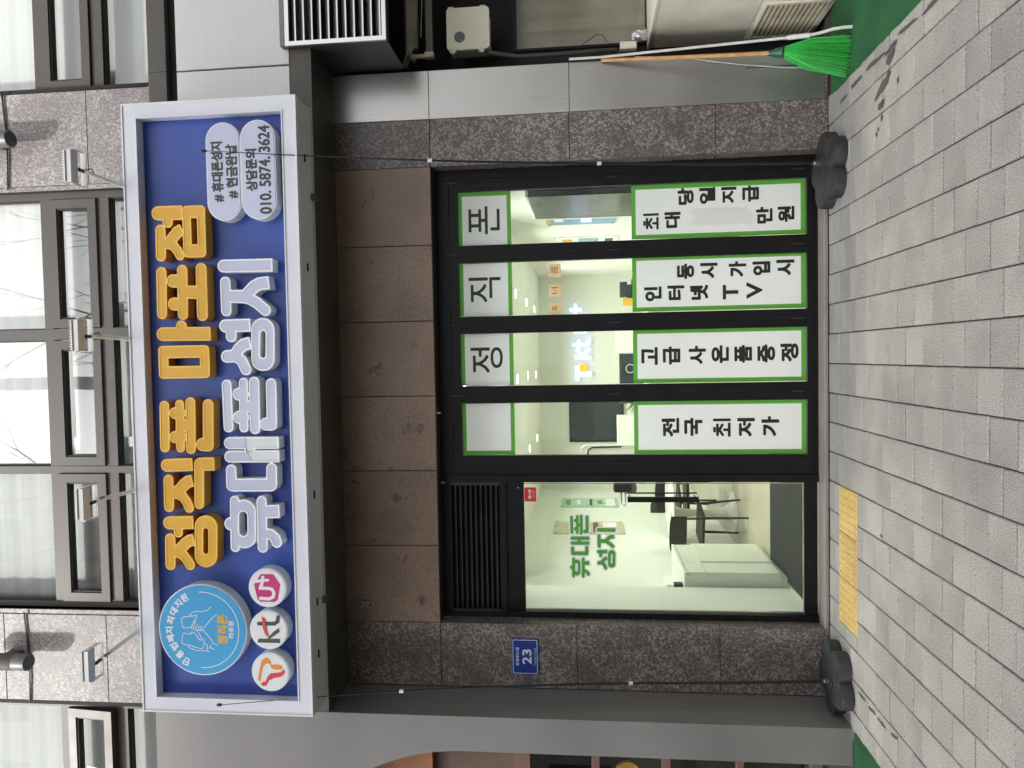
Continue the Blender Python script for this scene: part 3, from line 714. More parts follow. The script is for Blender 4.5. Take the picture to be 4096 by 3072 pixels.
# stroke letters: (kind, points (X,Z), half width); kind 0 round ends, 1 flat end, 2 hole, 3 flat both ends, 5 block, 6 block hole
LET={
 'jeong':[(0,[(-1.146,4.412),(-1.319,4.417)],0.0345),(0,[(-1.233,4.400),(-1.232,4.345)],0.0375),(1,[(-1.231,4.367),(-1.203,4.333),(-1.175,4.307),(-1.158,4.281),(-1.153,4.249)],0.0385),(0,[(-1.235,4.367),(-1.255,4.324),(-1.290,4.296),(-1.319,4.281)],0.0330),(1,[(-1.041,4.414),(-1.038,4.249)],0.0425),(0,[(-1.053,4.352),(-1.106,4.354)],0.0300),(0,[(-1.068,4.162),(-1.255,4.169)],0.0770),(2,[(-1.092,4.165),(-1.227,4.169)],0.0185)],
 'jik':[(0,[(-0.756,4.410),(-0.935,4.412)],0.0335),(0,[(-0.845,4.397),(-0.843,4.338)],0.0370),(1,[(-0.843,4.360),(-0.819,4.330),(-0.789,4.304),(-0.768,4.274),(-0.762,4.244)],0.0395),(0,[(-0.843,4.360),(-0.867,4.314),(-0.902,4.288),(-0.941,4.273)],0.0320),(1,[(-0.661,4.416),(-0.656,4.241)],0.0415),(0,[(-0.651,4.195),(-0.916,4.203)],0.0325),(1,[(-0.654,4.185),(-0.653,4.091)],0.0430)],
 'pon':[(0,[(-0.270,4.420),(-0.542,4.426)],0.0325),(0,[(-0.318,4.348),(-0.318,4.313)],0.0380),(0,[(-0.475,4.352),(-0.476,4.316)],0.0400),(0,[(-0.261,4.314),(-0.546,4.318)],0.0295),(3,[(-0.400,4.310),(-0.401,4.251)],0.0410),(0,[(-0.249,4.240),(-0.554,4.247)],0.0325),(0,[(-0.266,4.120),(-0.534,4.128)],0.0355),(0,[(-0.525,4.167),(-0.527,4.134)],0.0430)],
 'ma':[(5,[(-0.092,4.101),(0.121,4.448)],0.0285),(6,[(-0.012,4.165),(0.041,4.382)],0.0000),(1,[(0.198,4.411),(0.194,4.088)],0.0440),(0,[(0.220,4.285),(0.247,4.284)],0.0365)],
 'po':[(0,[(0.599,4.408),(0.330,4.413)],0.0340),(0,[(0.541,4.331),(0.540,4.281)],0.0420),(0,[(0.392,4.329),(0.390,4.281)],0.0415),(0,[(0.609,4.265),(0.322,4.270)],0.0340),(3,[(0.466,4.253),(0.463,4.150)],0.0420),(0,[(0.615,4.136),(0.314,4.138)],0.0360)],
 'jeom':[(0,[(0.872,4.404),(0.704,4.407)],0.0340),(0,[(0.784,4.389),(0.784,4.346)],0.0350),(1,[(0.784,4.353),(0.814,4.324),(0.853,4.292),(0.871,4.256)],0.0375),(0,[(0.784,4.353),(0.762,4.313),(0.736,4.293),(0.704,4.277)],0.0310),(1,[(0.980,4.415),(0.978,4.251)],0.0450),(0,[(0.957,4.350),(0.918,4.353)],0.0330),(5,[(0.689,4.098),(1.020,4.252)],0.0300),(6,[(0.772,4.153),(0.941,4.195)],0.0000)],
 'ji':[(1,[(0.626,3.983),(0.623,3.657)],0.0410),(0,[(0.523,3.976),(0.339,3.975)],0.0345),(0,[(0.431,3.962),(0.428,3.848)],0.0415),(1,[(0.428,3.848),(0.454,3.819),(0.487,3.786),(0.506,3.747),(0.512,3.683)],0.0410),(0,[(0.428,3.876),(0.413,3.820),(0.385,3.768),(0.336,3.713)],0.0365)],
 'seong':[(1,[(0.242,3.984),(0.243,3.817)],0.0415),(0,[(0.220,3.946),(0.172,3.948)],0.0350),(0,[(0.045,3.980),(0.048,3.928)],0.0405),(1,[(0.049,3.928),(0.093,3.898),(0.119,3.865),(0.130,3.821)],0.0395),(0,[(0.046,3.928),(0.018,3.883),(-0.042,3.855)],0.0360),(0,[(0.210,3.734),(0.025,3.739)],0.0775),(2,[(0.187,3.734),(0.049,3.739)],0.0185)],
 'pon_w':[(0,[(-0.138,3.989),(-0.414,3.986)],0.0325),(0,[(-0.200,3.909),(-0.200,3.882)],0.0410),(0,[(-0.349,3.910),(-0.349,3.887)],0.0425),(0,[(-0.125,3.875),(-0.418,3.882)],0.0300),(3,[(-0.279,3.869),(-0.280,3.808)],0.0375),(0,[(-0.123,3.803),(-0.426,3.806)],0.0340),(0,[(-0.136,3.690),(-0.400,3.692)],0.0345),(0,[(-0.395,3.733),(-0.397,3.700)],0.0415)],
 'dae':[(1,[(-0.517,3.981),(-0.518,3.650)],0.0390),(1,[(-0.605,3.981),(-0.605,3.650)],0.0385),(5,[(-0.581,3.810),(-0.541,3.880)],0.0015),(0,[(-0.692,3.977),(-0.795,3.978)],0.0350),(0,[(-0.791,3.966),(-0.790,3.714)],0.0420),(0,[(-0.683,3.703),(-0.788,3.706)],0.0355)],
 'hyu':[(0,[(-0.893,3.960),(-1.198,3.966)],0.0315),(0,[(-1.045,3.992),(-1.045,3.954)],0.0425),(0,[(-0.966,3.898),(-1.125,3.902)],0.0795),(2,[(-0.992,3.906),(-1.096,3.908)],0.0285),(0,[(-0.895,3.777),(-1.199,3.780)],0.0335),(1,[(-0.966,3.758),(-0.963,3.660)],0.0425),(0,[(-1.109,3.770),(-1.112,3.724),(-1.136,3.694),(-1.165,3.684)],0.0350)],
}
def letter(key, face, side, rim, name='letter'):
    st = LET[key]
    v, f = extrude_loops(stroke_loops(st), SP-.0005, LF); o = part(name, (v, f), side, sign, smooth=True)
    inn = stroke_loops(st, .0085)
    v, f = extrude_loops(inn, LF-.0002, LF-.0022); part('letter_face', (v, f), face, o)
    v, f = extrude_loops(stroke_loops(st, -.0008)+[q[::-1] for q in inn], LF+.004, LF-.0045); part('letter_rim', (v, f), rim, o)
    return o
for k in ('jeong', 'jik', 'pon', 'ma', 'po', 'jeom'): letter(k, 'letter_yellow', 'letter_amber', 'letter_rim_y', 'yellow_letter')
for k in ('hyu', 'dae', 'pon_w', 'seong', 'ji'): letter(k, 'letter_white', 'letter_trim', 'letter_rim', 'white_letter')
# two capsule boxes with the phone number
def capsule(x0, x1, z0, z1):
    v, f = extrude_loops([pill(x0, x1, z0, z1)], SP-.0005, LF); o = part('capsule_box', (v, f), 'letter_trim', sign)
    v, f = extrude_loops([pill(x0+.008, x1-.008, z0+.008, z1-.008)], LF-.0002, LF-.0028); part('capsule_face', (v, f), 'letter_white', o); return o
c1 = capsule(.915, 1.540, 3.850, 4.080); c2 = capsule(.915, 1.545, 3.617, 3.8495)
TY = LF-.003
def txt(o, s, x0, x1, z0, z1, mat, y=TY, bold=.025, rot=0, name='lettering', depth=.0012): return part(name, text_mesh(s, x0, x1, z0, z1, y, bold, depth, rot), mat, o)
txt(c1, '# 휴대폰성지', 1.035, 1.419, 3.966, 4.047, 'print_grey', bold=.042); txt(c1, '# 현금완납', 1.054, 1.398, 3.870, 3.949, 'print_grey', bold=.042)
txt(c2, '상담문의', 1.095, 1.363, 3.739, 3.817, 'print_grey', bold=.042); txt(c2, '010. 5874. 3624', .948, 1.507, 3.650, 3.728, 'print_grey', bold=.036)
# big round badge
def disc(cx, cz, r, face):
    v, f = extrude_loops([circle(cx, cz, r)], SP-.0005, LF); o = part('round_badge', (v, f), 'letter_trim', sign, smooth=True)
    v, f = extrude_loops([circle(cx, cz, r-.008)], LF-.0002, LF-.0028); part('badge_face', (v, f), face, o); return o
bd = disc(-1.750, 4.212, .304, 'disc_blue')
def line(pts, r, o, mat, closed=False, name='line_mark', y=TY):
    P = pts+[pts[0]] if closed else pts
    v, f = extrude_loops(stroke_loops([(0, P, r)], 0, max(.0011, r*.45)), y, y-.0012); return part(name, (v, f), mat, o)
HAND = [[(-1.646,4.11),(-1.675,4.147),(-1.718,4.186),(-1.756,4.219),(-1.749,4.231)],[(-1.597,4.148),(-1.619,4.173),(-1.628,4.214),(-1.626,4.252),(-1.635,4.277),(-1.651,4.295),(-1.66,4.291),(-1.66,4.272),(-1.65,4.25),(-1.659,4.247),(-1.69,4.264),(-1.714,4.28),(-1.738,4.286),(-1.747,4.275)],[(-1.733,4.286),(-1.741,4.338),(-1.733,4.347),(-1.691,4.354),(-1.676,4.354),(-1.667,4.341),(-1.66,4.297)],[(-1.689,4.254),(-1.72,4.268),(-1.744,4.272)],[(-1.713,4.239),(-1.732,4.256),(-1.753,4.256)],[(-1.725,4.227),(-1.737,4.24),(-1.753,4.241),(-1.746,4.222),(-1.728,4.218),(-1.725,4.227)],[(-1.752,4.206),(-1.784,4.176),(-1.814,4.152),(-1.838,4.137),(-1.849,4.111)],[(-1.854,4.314),(-1.846,4.351),(-1.837,4.357),(-1.782,4.347),(-1.773,4.339),(-1.781,4.292)],[(-1.781,4.292),(-1.769,4.292),(-1.765,4.282),(-1.78,4.257),(-1.816,4.234),(-1.819,4.216),(-1.809,4.215),(-1.78,4.232),(-1.753,4.25),(-1.753,4.266)],[(-1.812,4.199),(-1.87,4.21),(-1.876,4.223),(-1.865,4.273),(-1.851,4.301),(-1.857,4.314),(-1.869,4.308),(-1.883,4.274),(-1.889,4.249),(-1.888,4.192),(-1.894,4.166)],[(-1.839,4.2),(-1.848,4.182),(-1.869,4.179),(-1.882,4.185)],[(-1.874,4.17),(-1.847,4.153)],[(-1.866,4.157),(-1.881,4.136)]]
for h_ in HAND: line(h_, .0021, bd, 'vinyl_white')
line([(-1.75+.252*math.cos(R(a)), 4.212+.252*math.sin(R(a))) for a in range(-183, 4, 6)], .0024, bd, 'vinyl_white')
for ch, (x, z) in zip('단통법폐지최대지원', [(-1.964,4.333),(-1.916,4.372),(-1.865,4.409),(-1.811,4.432),(-1.757,4.440),(-1.69,4.430),(-1.629,4.406),(-1.578,4.372),(-1.538,4.331)]):
    a = math.atan2(z-4.212, x+1.75)-math.pi/2; txt(bd, ch, x-.024, x+.024, z-.027, z+.027, 'vinyl_white', rot=a, bold=.035)
txt(bd, '정직폰', -1.846, -1.646, 4.036, 4.108, 'print_yellow', bold=.035); txt(bd, '마포점', -1.800, -1.689, 3.994, 4.032, 'vinyl_white', bold=.03)
# three small round badges
du = disc(-1.464, 3.757, .128, 'disc_white'); dk = disc(-1.742, 3.758, .128, 'disc_white'); dt = disc(-2.020, 3.754, .128, 'disc_white')
v, f = extrude_loops([[(-1.443,3.847),(-1.374,3.8),(-1.373,3.717),(-1.441,3.669),(-1.545,3.690),(-1.556,3.711),(-1.556,3.806),(-1.541,3.826)]], TY, TY-.001); part('emblem', (v, f), 'print_magenta', du)
line([(-1.533,3.805),(-1.536,3.747),(-1.522,3.719),(-1.495,3.712),(-1.471,3.726),(-1.466,3.757),(-1.466,3.806),(-1.439,3.793),(-1.395,3.785)], .0105, du, 'vinyl_white', y=TY-.0012, name='emblem_stroke')
line([(-1.422,3.832),(-1.414,3.792),(-1.412,3.75)], .009, du, 'vinyl_white', y=TY-.0026, name='emblem_stroke')
def flat(pts, o, mat, y=TY, name='emblem'):
    v, f = extrude_loops([pts], y, y-.001); return part(name, (v, f), mat, o)
flat([(-1.826,3.835),(-1.812,3.832),(-1.800,3.826),(-1.798,3.682),(-1.826,3.682)], dk, 'print_grey')
flat([(-1.797,3.767),(-1.752,3.725),(-1.726,3.686),(-1.754,3.684),(-1.797,3.748)], dk, 'print_grey', TY-.0013)
line([(-1.701,3.823),(-1.699,3.715),(-1.685,3.695),(-1.655,3.691)], .0125, dk, 'print_grey', name='emblem_stroke')
flat([(-1.652,3.803),(-1.668,3.778),(-1.74,3.77),(-1.79,3.757),(-1.775,3.778),(-1.735,3.795),(-1.68,3.798)], dk, 'print_red', TY-.0026)
flat([(-2.086,3.807),(-2.102,3.823),(-2.114,3.808),(-2.111,3.783),(-2.076,3.764),(-2.057,3.726),(-2.05,3.683),(-2.031,3.660),(-2.013,3.654),(-1.998,3.666),(-2.017,3.679),(-2.023,3.707),(-2.027,3.75),(-2.046,3.772),(-2.083,3.789)], dt, 'print_red')
flat([(-2.084,3.826),(-2.072,3.841),(-2.063,3.841),(-1.951,3.815),(-1.93,3.796),(-1.925,3.771),(-1.941,3.753),(-1.97,3.745),(-1.969,3.699),(-1.975,3.675),(-1.992,3.67),(-2.002,3.679),(-2.004,3.725),(-1.991,3.746),(-1.964,3.758),(-1.964,3.782),(-1.987,3.804)], dt, 'print_orange')

# ================================================================== LAMPS ON THE SIGN
which = ['on the end by the phone number capsules', 'above the middle yellow letters', 'above the first white letter', 'on the end over the round blue badge']
LAMPX = [(1.184, 1.165, 4.692), (.184, .168, 4.690), (-.832, -.835, 4.700), (-1.822, -1.76, 4.708)]
for (lx, bx_, lz), wh in zip(LAMPX, which):
    fl = thing('floodlight', 'white finned floodlight on a thin arm, ' + wh, 'floodlight', (bx_, -.60, 4.652), 'floodlights along the top of the signboard')
    ly = -1.08
    part('arm', MB().tube([(bx_, -.56, 4.645), (bx_, -.60, 4.665), (lx, ly+.05, lz+.0)], .0125, 8), 'lamp_white', fl, smooth=True)
    part('housing', MB().box(lx-.094, lx+.094, ly-.095, ly-.035, lz-.010, lz+.016).box(lx-.090, lx+.090, ly-.088, ly-.042, lz+.016, lz+.026), 'lamp_shade_grey', fl)
    hs = part('back_plate', MB().box(lx-.092, lx+.092, ly-.10, ly-.045, lz+.026, lz+.033), 'lamp_white', fl)
    for k in range(12): part('fin', MB().box(lx-.086+.0153*k, lx-.082+.0153*k, ly-.098, ly-.048, lz+.033, lz+.045), 'lamp_white', hs)
    part('yoke', MB().box(lx-.104, lx+.104, ly+.02, ly+.026, lz-.024, lz+.012).box(lx-.106, lx-.100, ly-.08, ly+.02, lz-.012, lz+.012).box(lx+.100, lx+.106, ly-.08, ly+.02, lz-.012, lz+.012), 'lamp_white', fl)
    part('lens', MB().box(lx-.084, lx+.084, ly-.034, ly-.030, lz-.006, lz+.014), 'dark_glass', fl)
    part('knob', MB().tube([(lx-.005, ly+.018, lz-.002), (lx-.005, ly-.03, lz-.012)], .011, 8), 'cable_black', fl)
    part('lead', MB().tube([(lx, ly+.02, lz), (lx+.02, ly+.06, lz-.03), (lx+.01, ly+.1, lz-.015)], .004, 6), 'cable_black', fl)
# two cylinder spotlights on the upper stone
for x, z, wh in ((-2.075, 5.600, 'on the upper stone above the round blue badge'), (1.564, 5.568, 'on the upper stone beside the curtained window')):
    sp = thing('wall_spotlight', 'grey cylinder wall lamp ' + wh, 'wall lamp', (x, -.42, z), 'cylinder lamps on the upper stone')
    part('body', MB().lathe([(.054, z), (.058, z+.004), (.058, z+.10), (.056, z+.104), (.058, z+.108), (.058, z+.42)], x, -.56, 24), 'spot_grey', sp, smooth=True)
    part('lens', MB().lathe([(.046, z-.002), (.046, z+.004)], x, -.56, 20), 'dark_glass', sp)
    part('mount', MB().box(x-.03, x+.03, -.51, -.421, z+.16, z+.25), 'spot_grey', sp)

# ================================================================== FLAG POLES WITHOUT FLAGS
def flag_stand(label, cx, cy, rot, pole, lobe=.100, dist=.142):
    fs = thing('flag_stand', label, 'flag stand', (cx, cy, 0), 'empty flag poles on flower shaped weights')
    st = [(0, [(cx, cy), (cx+.001, cy)], .12)]
    for k in range(5): a = rot+2*math.pi*k/5; st.append((0, [(cx+dist*math.cos(a), cy+dist*math.sin(a)), (cx+dist*math.cos(a)+.0005, cy+dist*math.sin(a))], lobe))
    rings = [stroke_loops(st, i, .006)[0] for i in (0,)]
    lp = rings[0]; n = len(lp); m = MB()
    for sc_, z in ((1.0, .003), (1.0, .068), (.98, .079), (.92, .084), (.45, .090)):
        m.v += [(cx+(x-cx)*sc_, cy+(y-cy)*sc_, z) for x, y in lp]
    for k in range(4):
        for i in range(n): j = (i+1) % n; m.f.append((k*n+i, k*n+j, (k+1)*n+j, (k+1)*n+i))
    m.f.append(tuple(4*n+i for i in range(n)))
    part('weight', m, 'rubber', fs, smooth=True)
    part('filler_cap', MB().lathe([(.028, .084), (.028, .098), (.022, .101)], cx-.02, cy-.06, 14), 'rubber', fs, smooth=True)
    px, py = pole[0][0], pole[0][1]
    part('collar', MB().lathe([(.020, .083), (.020, .108), (.014, .110), (.014, .122)], px, py, 12), 'chrome', fs)
    P = [Vector(p) for p in pole]; fine = []
    for i in range(len(P)-1):
        p0, p1, p2, p3 = P[max(i-1, 0)], P[i], P[i+1], P[min(i+2, len(P)-1)]
        for k in range(8):
            t = k/8; fine.append(.5*((2*p1)+(p2-p0)*t+(2*p0-5*p1+4*p2-p3)*t*t+(3*p1-p0-3*p2+p3)*t**3))
    fine.append(P[-1]); zt = P[-1].z
    rad = [.0115-.0095*(p.z/zt)**1.3 for p in fine]
    part('pole', MB().tube(fine, rad, 8), 'pole_black', fs, smooth=True)
    tip = fine[-1]; part('tip', MB().lathe([(.002, tip.z-.012), (.010, tip.z), (.010, tip.z+.02), (.003, tip.z+.028)], tip.x, tip.y, 8), 'pole_black', fs)
    for fz in (.36, .62):
        k = int(len(fine)*fz); p = fine[k]; part('ferrule', MB().tube([p-Vector((0, 0, .014)), p+Vector((0, 0, .014))], .0125, 8), 'lamp_shade_grey', fs)
flag_stand('black flower shaped weight with an empty black pole, beside the grey arched pillar', -2.172, -.252, .55,
    [(-2.218, -.215, .09), (-2.235, -.25, .9), (-2.237, -.30, 1.611), (-2.240, -.46, 2.815), (-2.216, -.72, 3.74), (-2.182, -.87, 4.03)])
flag_stand('black flower shaped weight with an empty black pole, in front of the folding panels', 1.215, -.142, .2,
    [(1.288, -.045, .09), (1.292, -.13, .8), (1.268, -.35, 1.475), (1.270, -.51, 2.24), (1.275, -.64, 2.78), (1.310, -.70, 3.395), (1.330, -.85, 4.02)], .108, .150)

# ================================================================== PLATES AND STICKERS
ap = part('address_plate', extrude_loops([rrect(-2.315, -2.051, 2.050, 2.245, .012)], -.0005, -.010), 'plate_blue', None, origin=(-2.18, 0, 2.05))
props(ap, 'blue street address plate with white number 23 on the dark stone', 'address plate')
v, f = extrude_loops([rrect(-2.308, -2.058, 2.057, 2.238, .008), rrect(-2.304, -2.062, 2.061, 2.234, .006)[::-1]], -.0101, -.0108); part('border', (v, f), 'vinyl_white', ap)
txt(ap, '토정로31길', -2.250, -2.115, 2.192, 2.216, 'vinyl_white', y=-.0101, bold=.025)
txt(ap, '23', -2.238, -2.128, 2.100, 2.168, 'vinyl_white', y=-.0101, bold=.03); txt(ap, 'Tojeong-ro 31-gil', -2.250, -2.118, 2.066, 2.083, 'vinyl_white', y=-.0101, bold=.012)
GY = .1675
def sticker(label, x0, x1, z0, z1, sides, texts, bold, name='window_sticker', group=None):
    a = x0+(.03 if 'l' in sides else .0008); b = x1-(.03 if 'r' in sides else .0008)
    o = part(name, ring(rect(x0, x1, z0, z1), rect(a, b, z0+.03, z1-.03), GY-.0012, GY-.0002), 'sticker_green', None, origin=((x0+x1)/2, GY, z0)); props(o, label, 'window sticker', group)
    part('white_field', MB().quad((a, GY-.0008, z0+.03), (b, GY-.0008, z0+.03), (b, GY-.0008, z1-.03), (a, GY-.0008, z1-.03)), 'sticker_white', o)
    for ch, p, q, r, s in texts:
        if ch == '최':          # drawn as strokes so that the heavy weight stays open
            w_, h_ = q-p, s-r; U = lambda *l: [(p+w_*x, r+h_*y) for x, y in l]
            rr_ = .075*(w_+h_)/2
            st = [(0, U((.30, .93), (.46, .93)), rr_), (0, U((.10, .76), (.64, .76)), rr_), (0, U((.37, .74), (.31, .62), (.10, .47)), rr_), (0, U((.37, .72), (.44, .60), (.63, .48)), rr_), (0, U((.37, .36), (.37, .12)), rr_), (0, U((.06, .09), (.68, .09)), rr_), (1, U((.90, .94), (.90, .0)), rr_)]
            part('lettering', extrude_loops(stroke_loops(st, 0, .0022), GY-.0014, GY-.0028), 'vinyl_black', o); continue
        txt(o, ch, p, q, r, s, 'vinyl_black', y=GY-.0014, bold=bold)
    return o
sticker('green bordered sticker with one large syllable on the panel by the stone pier', .844, 1.236, 2.210, 2.605, 'r', [('폰', .923, 1.131, 2.294, 2.528)], .006)
sticker('white and green sticker with a large syllable above the orange paper notes', .318, .709, 2.210, 2.605, '', [('직', .418, .605, 2.296, 2.538)], .006)
sticker('white and green sticker with a large syllable above the lit carrier logos', -.202, .184, 2.210, 2.605, '', [('정', -.108, .084, 2.290, 2.533)], .006)
sticker('blank white sticker with green border at the head of the panel next to the door', -.722, -.336, 2.210, 2.605, 'l', [], .006)
sticker('tall white sticker patched with strips of blank paper', .848, 1.235, .107, 1.328, 'lr', [('당',1.083,1.204,.882,.997),('일',1.084,1.203,.730,.844),('지',1.083,1.199,.582,.689),('급',1.088,1.203,.425,.541),('최',.915,1.034,1.132,1.243),('대',.920,1.035,.976,1.092),('만',.929,1.048,.332,.447),('원',.934,1.047,.181,.296)], .046)
tp = thing('paper_patch', 'torn white paper strips taped over a number on the sticker', 'paper strip', (.99, GY, .473))
for x0, x1, z0, z1, dy in ((.934, .968, .478, .912, .0036), (.966, 1.004, .474, .880, .0042), (1.002, 1.044, .520, .915, .0048)): part('strip', MB().box(x0, x1, GY-dy-.004, GY-dy-.0032, z0, z1), 'strip_paper', tp)
sticker('tall white sticker with two columns of black letters including T and V', .322, .722, .107, 1.328, 'lr', [('동',.550,.660,.884,1.006),('시',.551,.661,.718,.842),('가',.555,.667,.517,.640),('입',.561,.660,.349,.474),('시',.556,.667,.182,.308),('인',.395,.501,1.118,1.244),('터',.399,.505,.955,1.077),('넷',.397,.505,.786,.915),('T',.394,.499,.574,.683),('V',.397,.513,.405,.517)], .046)
sticker('tall white sticker with a single column of seven black syllables', -.200, .190, .107, 1.328, 'lr', [('고',-.069,.061,1.151,1.269),('급',-.069,.063,.989,1.114),('사',-.069,.065,.806,.928),('은',-.064,.065,.644,.767),('품',-.064,.064,.481,.605),('증',-.064,.064,.319,.443),('정',-.062,.068,.156,.282)], .046)
sticker('tall white sticker with a single column of five black syllables, next to the door', -.722, -.332, .107, 1.328, 'lr', [('전',-.596,-.459,1.002,1.128),('국',-.592,-.460,.835,.966),('최',-.599,-.463,.634,.759),('저',-.600,-.464,.464,.588),('가',-.598,-.453,.293,.418)], .046)
# green lettering on the door, cut in the same letter shapes as the sign
DY = .1595
dd = thing('door_lettering', 'green Korean lettering outlined in white on the glass door', 'door lettering', (-1.41, DY, 1.46))
def tf(keys, x0, x1, z0, z1):
    st = [q for k in keys for q in LET[k]]; xs = []; zs = []
    for k, P, r in st:
        if k in (2, 6): continue
        xs += [p[0]-r*(k != 5) for p in P]+[p[0]+r*(k != 5) for p in P]; zs += [p[1]-r*(k != 5) for p in P]+[p[1]+r*(k != 5) for p in P]
    sx, sz = (x1-x0)/(max(xs)-min(xs)), (z1-z0)/(max(zs)-min(zs)); s = (sx+sz)/2
    return [(k, [(x0+(p[0]-min(xs))*sx, z0+(p[1]-min(zs))*sz) for p in P], r*s*.86) for k, P, r in st]
for keys, bb_ in ((('hyu', 'dae', 'pon_w'), (-1.647, -1.170, 1.652, 1.815)), (('seong', 'ji'), (-1.585, -1.268, 1.459, 1.615))):
    st = tf(keys, *bb_)
    v, f = extrude_loops(stroke_loops([q for q in st if q[0] not in (2, 6)], -.009, .002), DY, DY-.0007); part('outline', (v, f), 'vinyl_white', dd)
    v, f = extrude_loops(stroke_loops(st, 0, .002), DY-.0008, DY-.0014); part('letters', (v, f), 'vinyl_green', dd)
rs = part('alarm_sticker', extrude_loops([rrect(-1.074, -.968, 2.058, 2.146, .006)], DY, DY-.001), 'sticker_red', None, origin=(-1.02, DY, 2.05)); props(rs, 'small red sticker in the upper corner of the door glass', 'sticker')
txt(rs, '에스원', -1.055, -.985, 2.094, 2.118, 'vinyl_white', y=DY-.0011, bold=.03); txt(rs, 'CCTV 작동중', -1.05, -.99, 2.072, 2.084, 'vinyl_white', y=DY-.0011, bold=.015)
for k, (x0, x1, ch, wh) in enumerate(((.591, .690, '콤', 'nearest the pier side of its panel'), (.445, .538, '너', 'in the middle of the row of three'), (.318, .402, '축', 'under the lit plus sign side of its panel'))):
    o = part('paper_note', MB().box(x0, x1, GY+.0075, GY+.0085, 1.848, 1.938), 'note_orange', None, origin=(x0, GY, 1.848)); props(o, 'orange paper note with a handwritten syllable, ' + wh, 'paper note', 'orange notes inside the glass')
    txt(o, ch, x0+.025, x1-.02, 1.870, 1.922, 'print_grey', y=GY+.0072, bold=0)
# little camera on the vent and screw heads are left to the frame

# ================================================================== RIGHT-HAND NEIGHBOUR
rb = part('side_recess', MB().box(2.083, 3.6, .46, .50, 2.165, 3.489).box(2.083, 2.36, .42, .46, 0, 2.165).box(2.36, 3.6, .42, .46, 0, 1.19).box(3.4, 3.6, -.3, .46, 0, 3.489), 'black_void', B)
sw = part('side_window', MB().box(2.34, 2.36, .395, .42, 1.17, 2.19).box(2.36, 3.4, .395, .42, 2.165, 2.19).box(2.36, 3.4, .395, .42, 1.17, 1.19), 'frame_black', B)
part('pane', MB().box(2.36, 3.4, .405, .411, 1.19, 2.165), 'side_glass', sw)
cu = MB(); n = 60
for i in range(n+1):
    x = 2.36+1.04*i/n; y = .535+.018*math.sin(x*34)+.006*math.sin(x*91); cu.v += [(x, y, 1.1), (x, y, 2.25)]
    if i: k = 2*i; cu.f.append((k-2, k, k+1, k-1))
part('curtain', cu, 'curtain', sw, smooth=True)
box('side_room', (2.0, 3.6, .75, .8, 0, 2.6), 'curtain', B)
lb = thing('louver_box', 'projecting ventilation box with silver louvres and a dark grey side', 'vent box', (2.1, -.2, 2.945))
part('side_panel', MB().box(2.10, 2.106, -.476, -.444, 2.945, 3.632).box(2.10, 2.106, -.4435, -.005, 2.945, 3.474), 'dark_beam', lb)
part('top_flashing', MB().box(2.098, 3.4, -.500, -.444, 3.634, 3.665), 'metal_grey', lb)
part('front_frame', MB().box(2.10, 2.128, -.497, -.477, 2.945, 3.632).box(2.128, 3.3, -.497, -.477, 2.945, 2.972).box(2.128, 3.3, -.497, -.477, 3.604, 3.632), 'steel_louver', lb)
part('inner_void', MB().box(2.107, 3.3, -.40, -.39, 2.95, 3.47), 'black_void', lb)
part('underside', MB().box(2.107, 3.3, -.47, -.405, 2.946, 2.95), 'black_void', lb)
for k in range(11):
    z = 2.980+.0575*k
    part('louver_blade', MB().poly([(2.128, -.492, z), (3.3, -.492, z), (3.3, -.492, z+.009), (2.128, -.492, z+.009)]).poly([(2.128, -.492, z+.009), (3.3, -.492, z+.009), (3.3, -.445, z+.045), (2.128, -.445, z+.045)]).poly([(2.128, -.492, z), (2.128, -.445, z+.036), (3.3, -.445, z+.036), (3.3, -.492, z)]), 'steel_louver', lb)
jb = thing('junction_box', 'cream plastic outdoor junction box with a small round dark window', 'junction box', (2.41, .15, 2.33))
part('case', extrude_loops([rrect(2.262, 2.548, 2.345, 2.640, .02)], .26, .13), 'beige_box', jb)
part('lid', extrude_loops([rrect(2.255, 2.556, 2.336, 2.650, .025)], .129, .095), 'beige_box', jb, smooth=True)
part('round_window', extrude_loops([circle(2.345, 2.555, .040, 24)], .0948, .093), 'dark_glass', jb)
for zz in (2.375, 2.585): part('latch', MB().box(2.243, 2.262, .100, .150, zz, zz+.045).box(2.236, 2.243, .105, .145, zz+.008, zz+.037), 'beige_box', jb)
for zz in (2.365, 2.60): part('hinge_tab', MB().box(2.556, 2.572, .11, .14, zz, zz+.04), 'beige_box', jb)
cd = MB(); path = [Vector(p) for p in ((2.225, .10, 2.34), (2.195, .06, 2.27), (2.163, .05, 2.12), (2.163, .05, 1.85), (2.172, .06, 1.60), (2.185, .09, 1.42))]
fine = []
for a, b in zip(path[:-1], path[1:]):
    k = max(3, int((b-a).length/.007)); fine += [a+(b-a)*i/k for i in range(k)]
cd.tube(fine, [.0145+(.0025 if i % 2 else 0) for i in range(len(fine))], 8)
props(part('flexible_conduit', cd, 'conduit', None, smooth=False), 'black corrugated conduit running down from the junction box', 'conduit')
props(part('small_terminal_box', MB().cbox(2.165, 2.215, .03, .085, 1.285, 1.40, .004), 'beige_box'), 'small cream terminal box under the black conduit', 'terminal box')
props(part('thin_wire', MB().tube([(2.17, .03, 1.72), (2.21, .02, 1.66), (2.275, .03, 1.56), (2.27, .04, 1.52), (2.225, .05, 1.49)], .0028, 6), 'cable_black'), 'thin black wire looping in front of the curtained side window', 'wire')
aw = thing('awning', 'folded cream awning with its bracket in the dark recess under the vent box', 'awning', (2.8, .2, 2.75))
part('fabric_roll', MB().tube([(2.30, .16, 2.925), (3.4, .16, 2.925)], [.052, .052], 12), 'cream_dirty', aw, smooth=True)
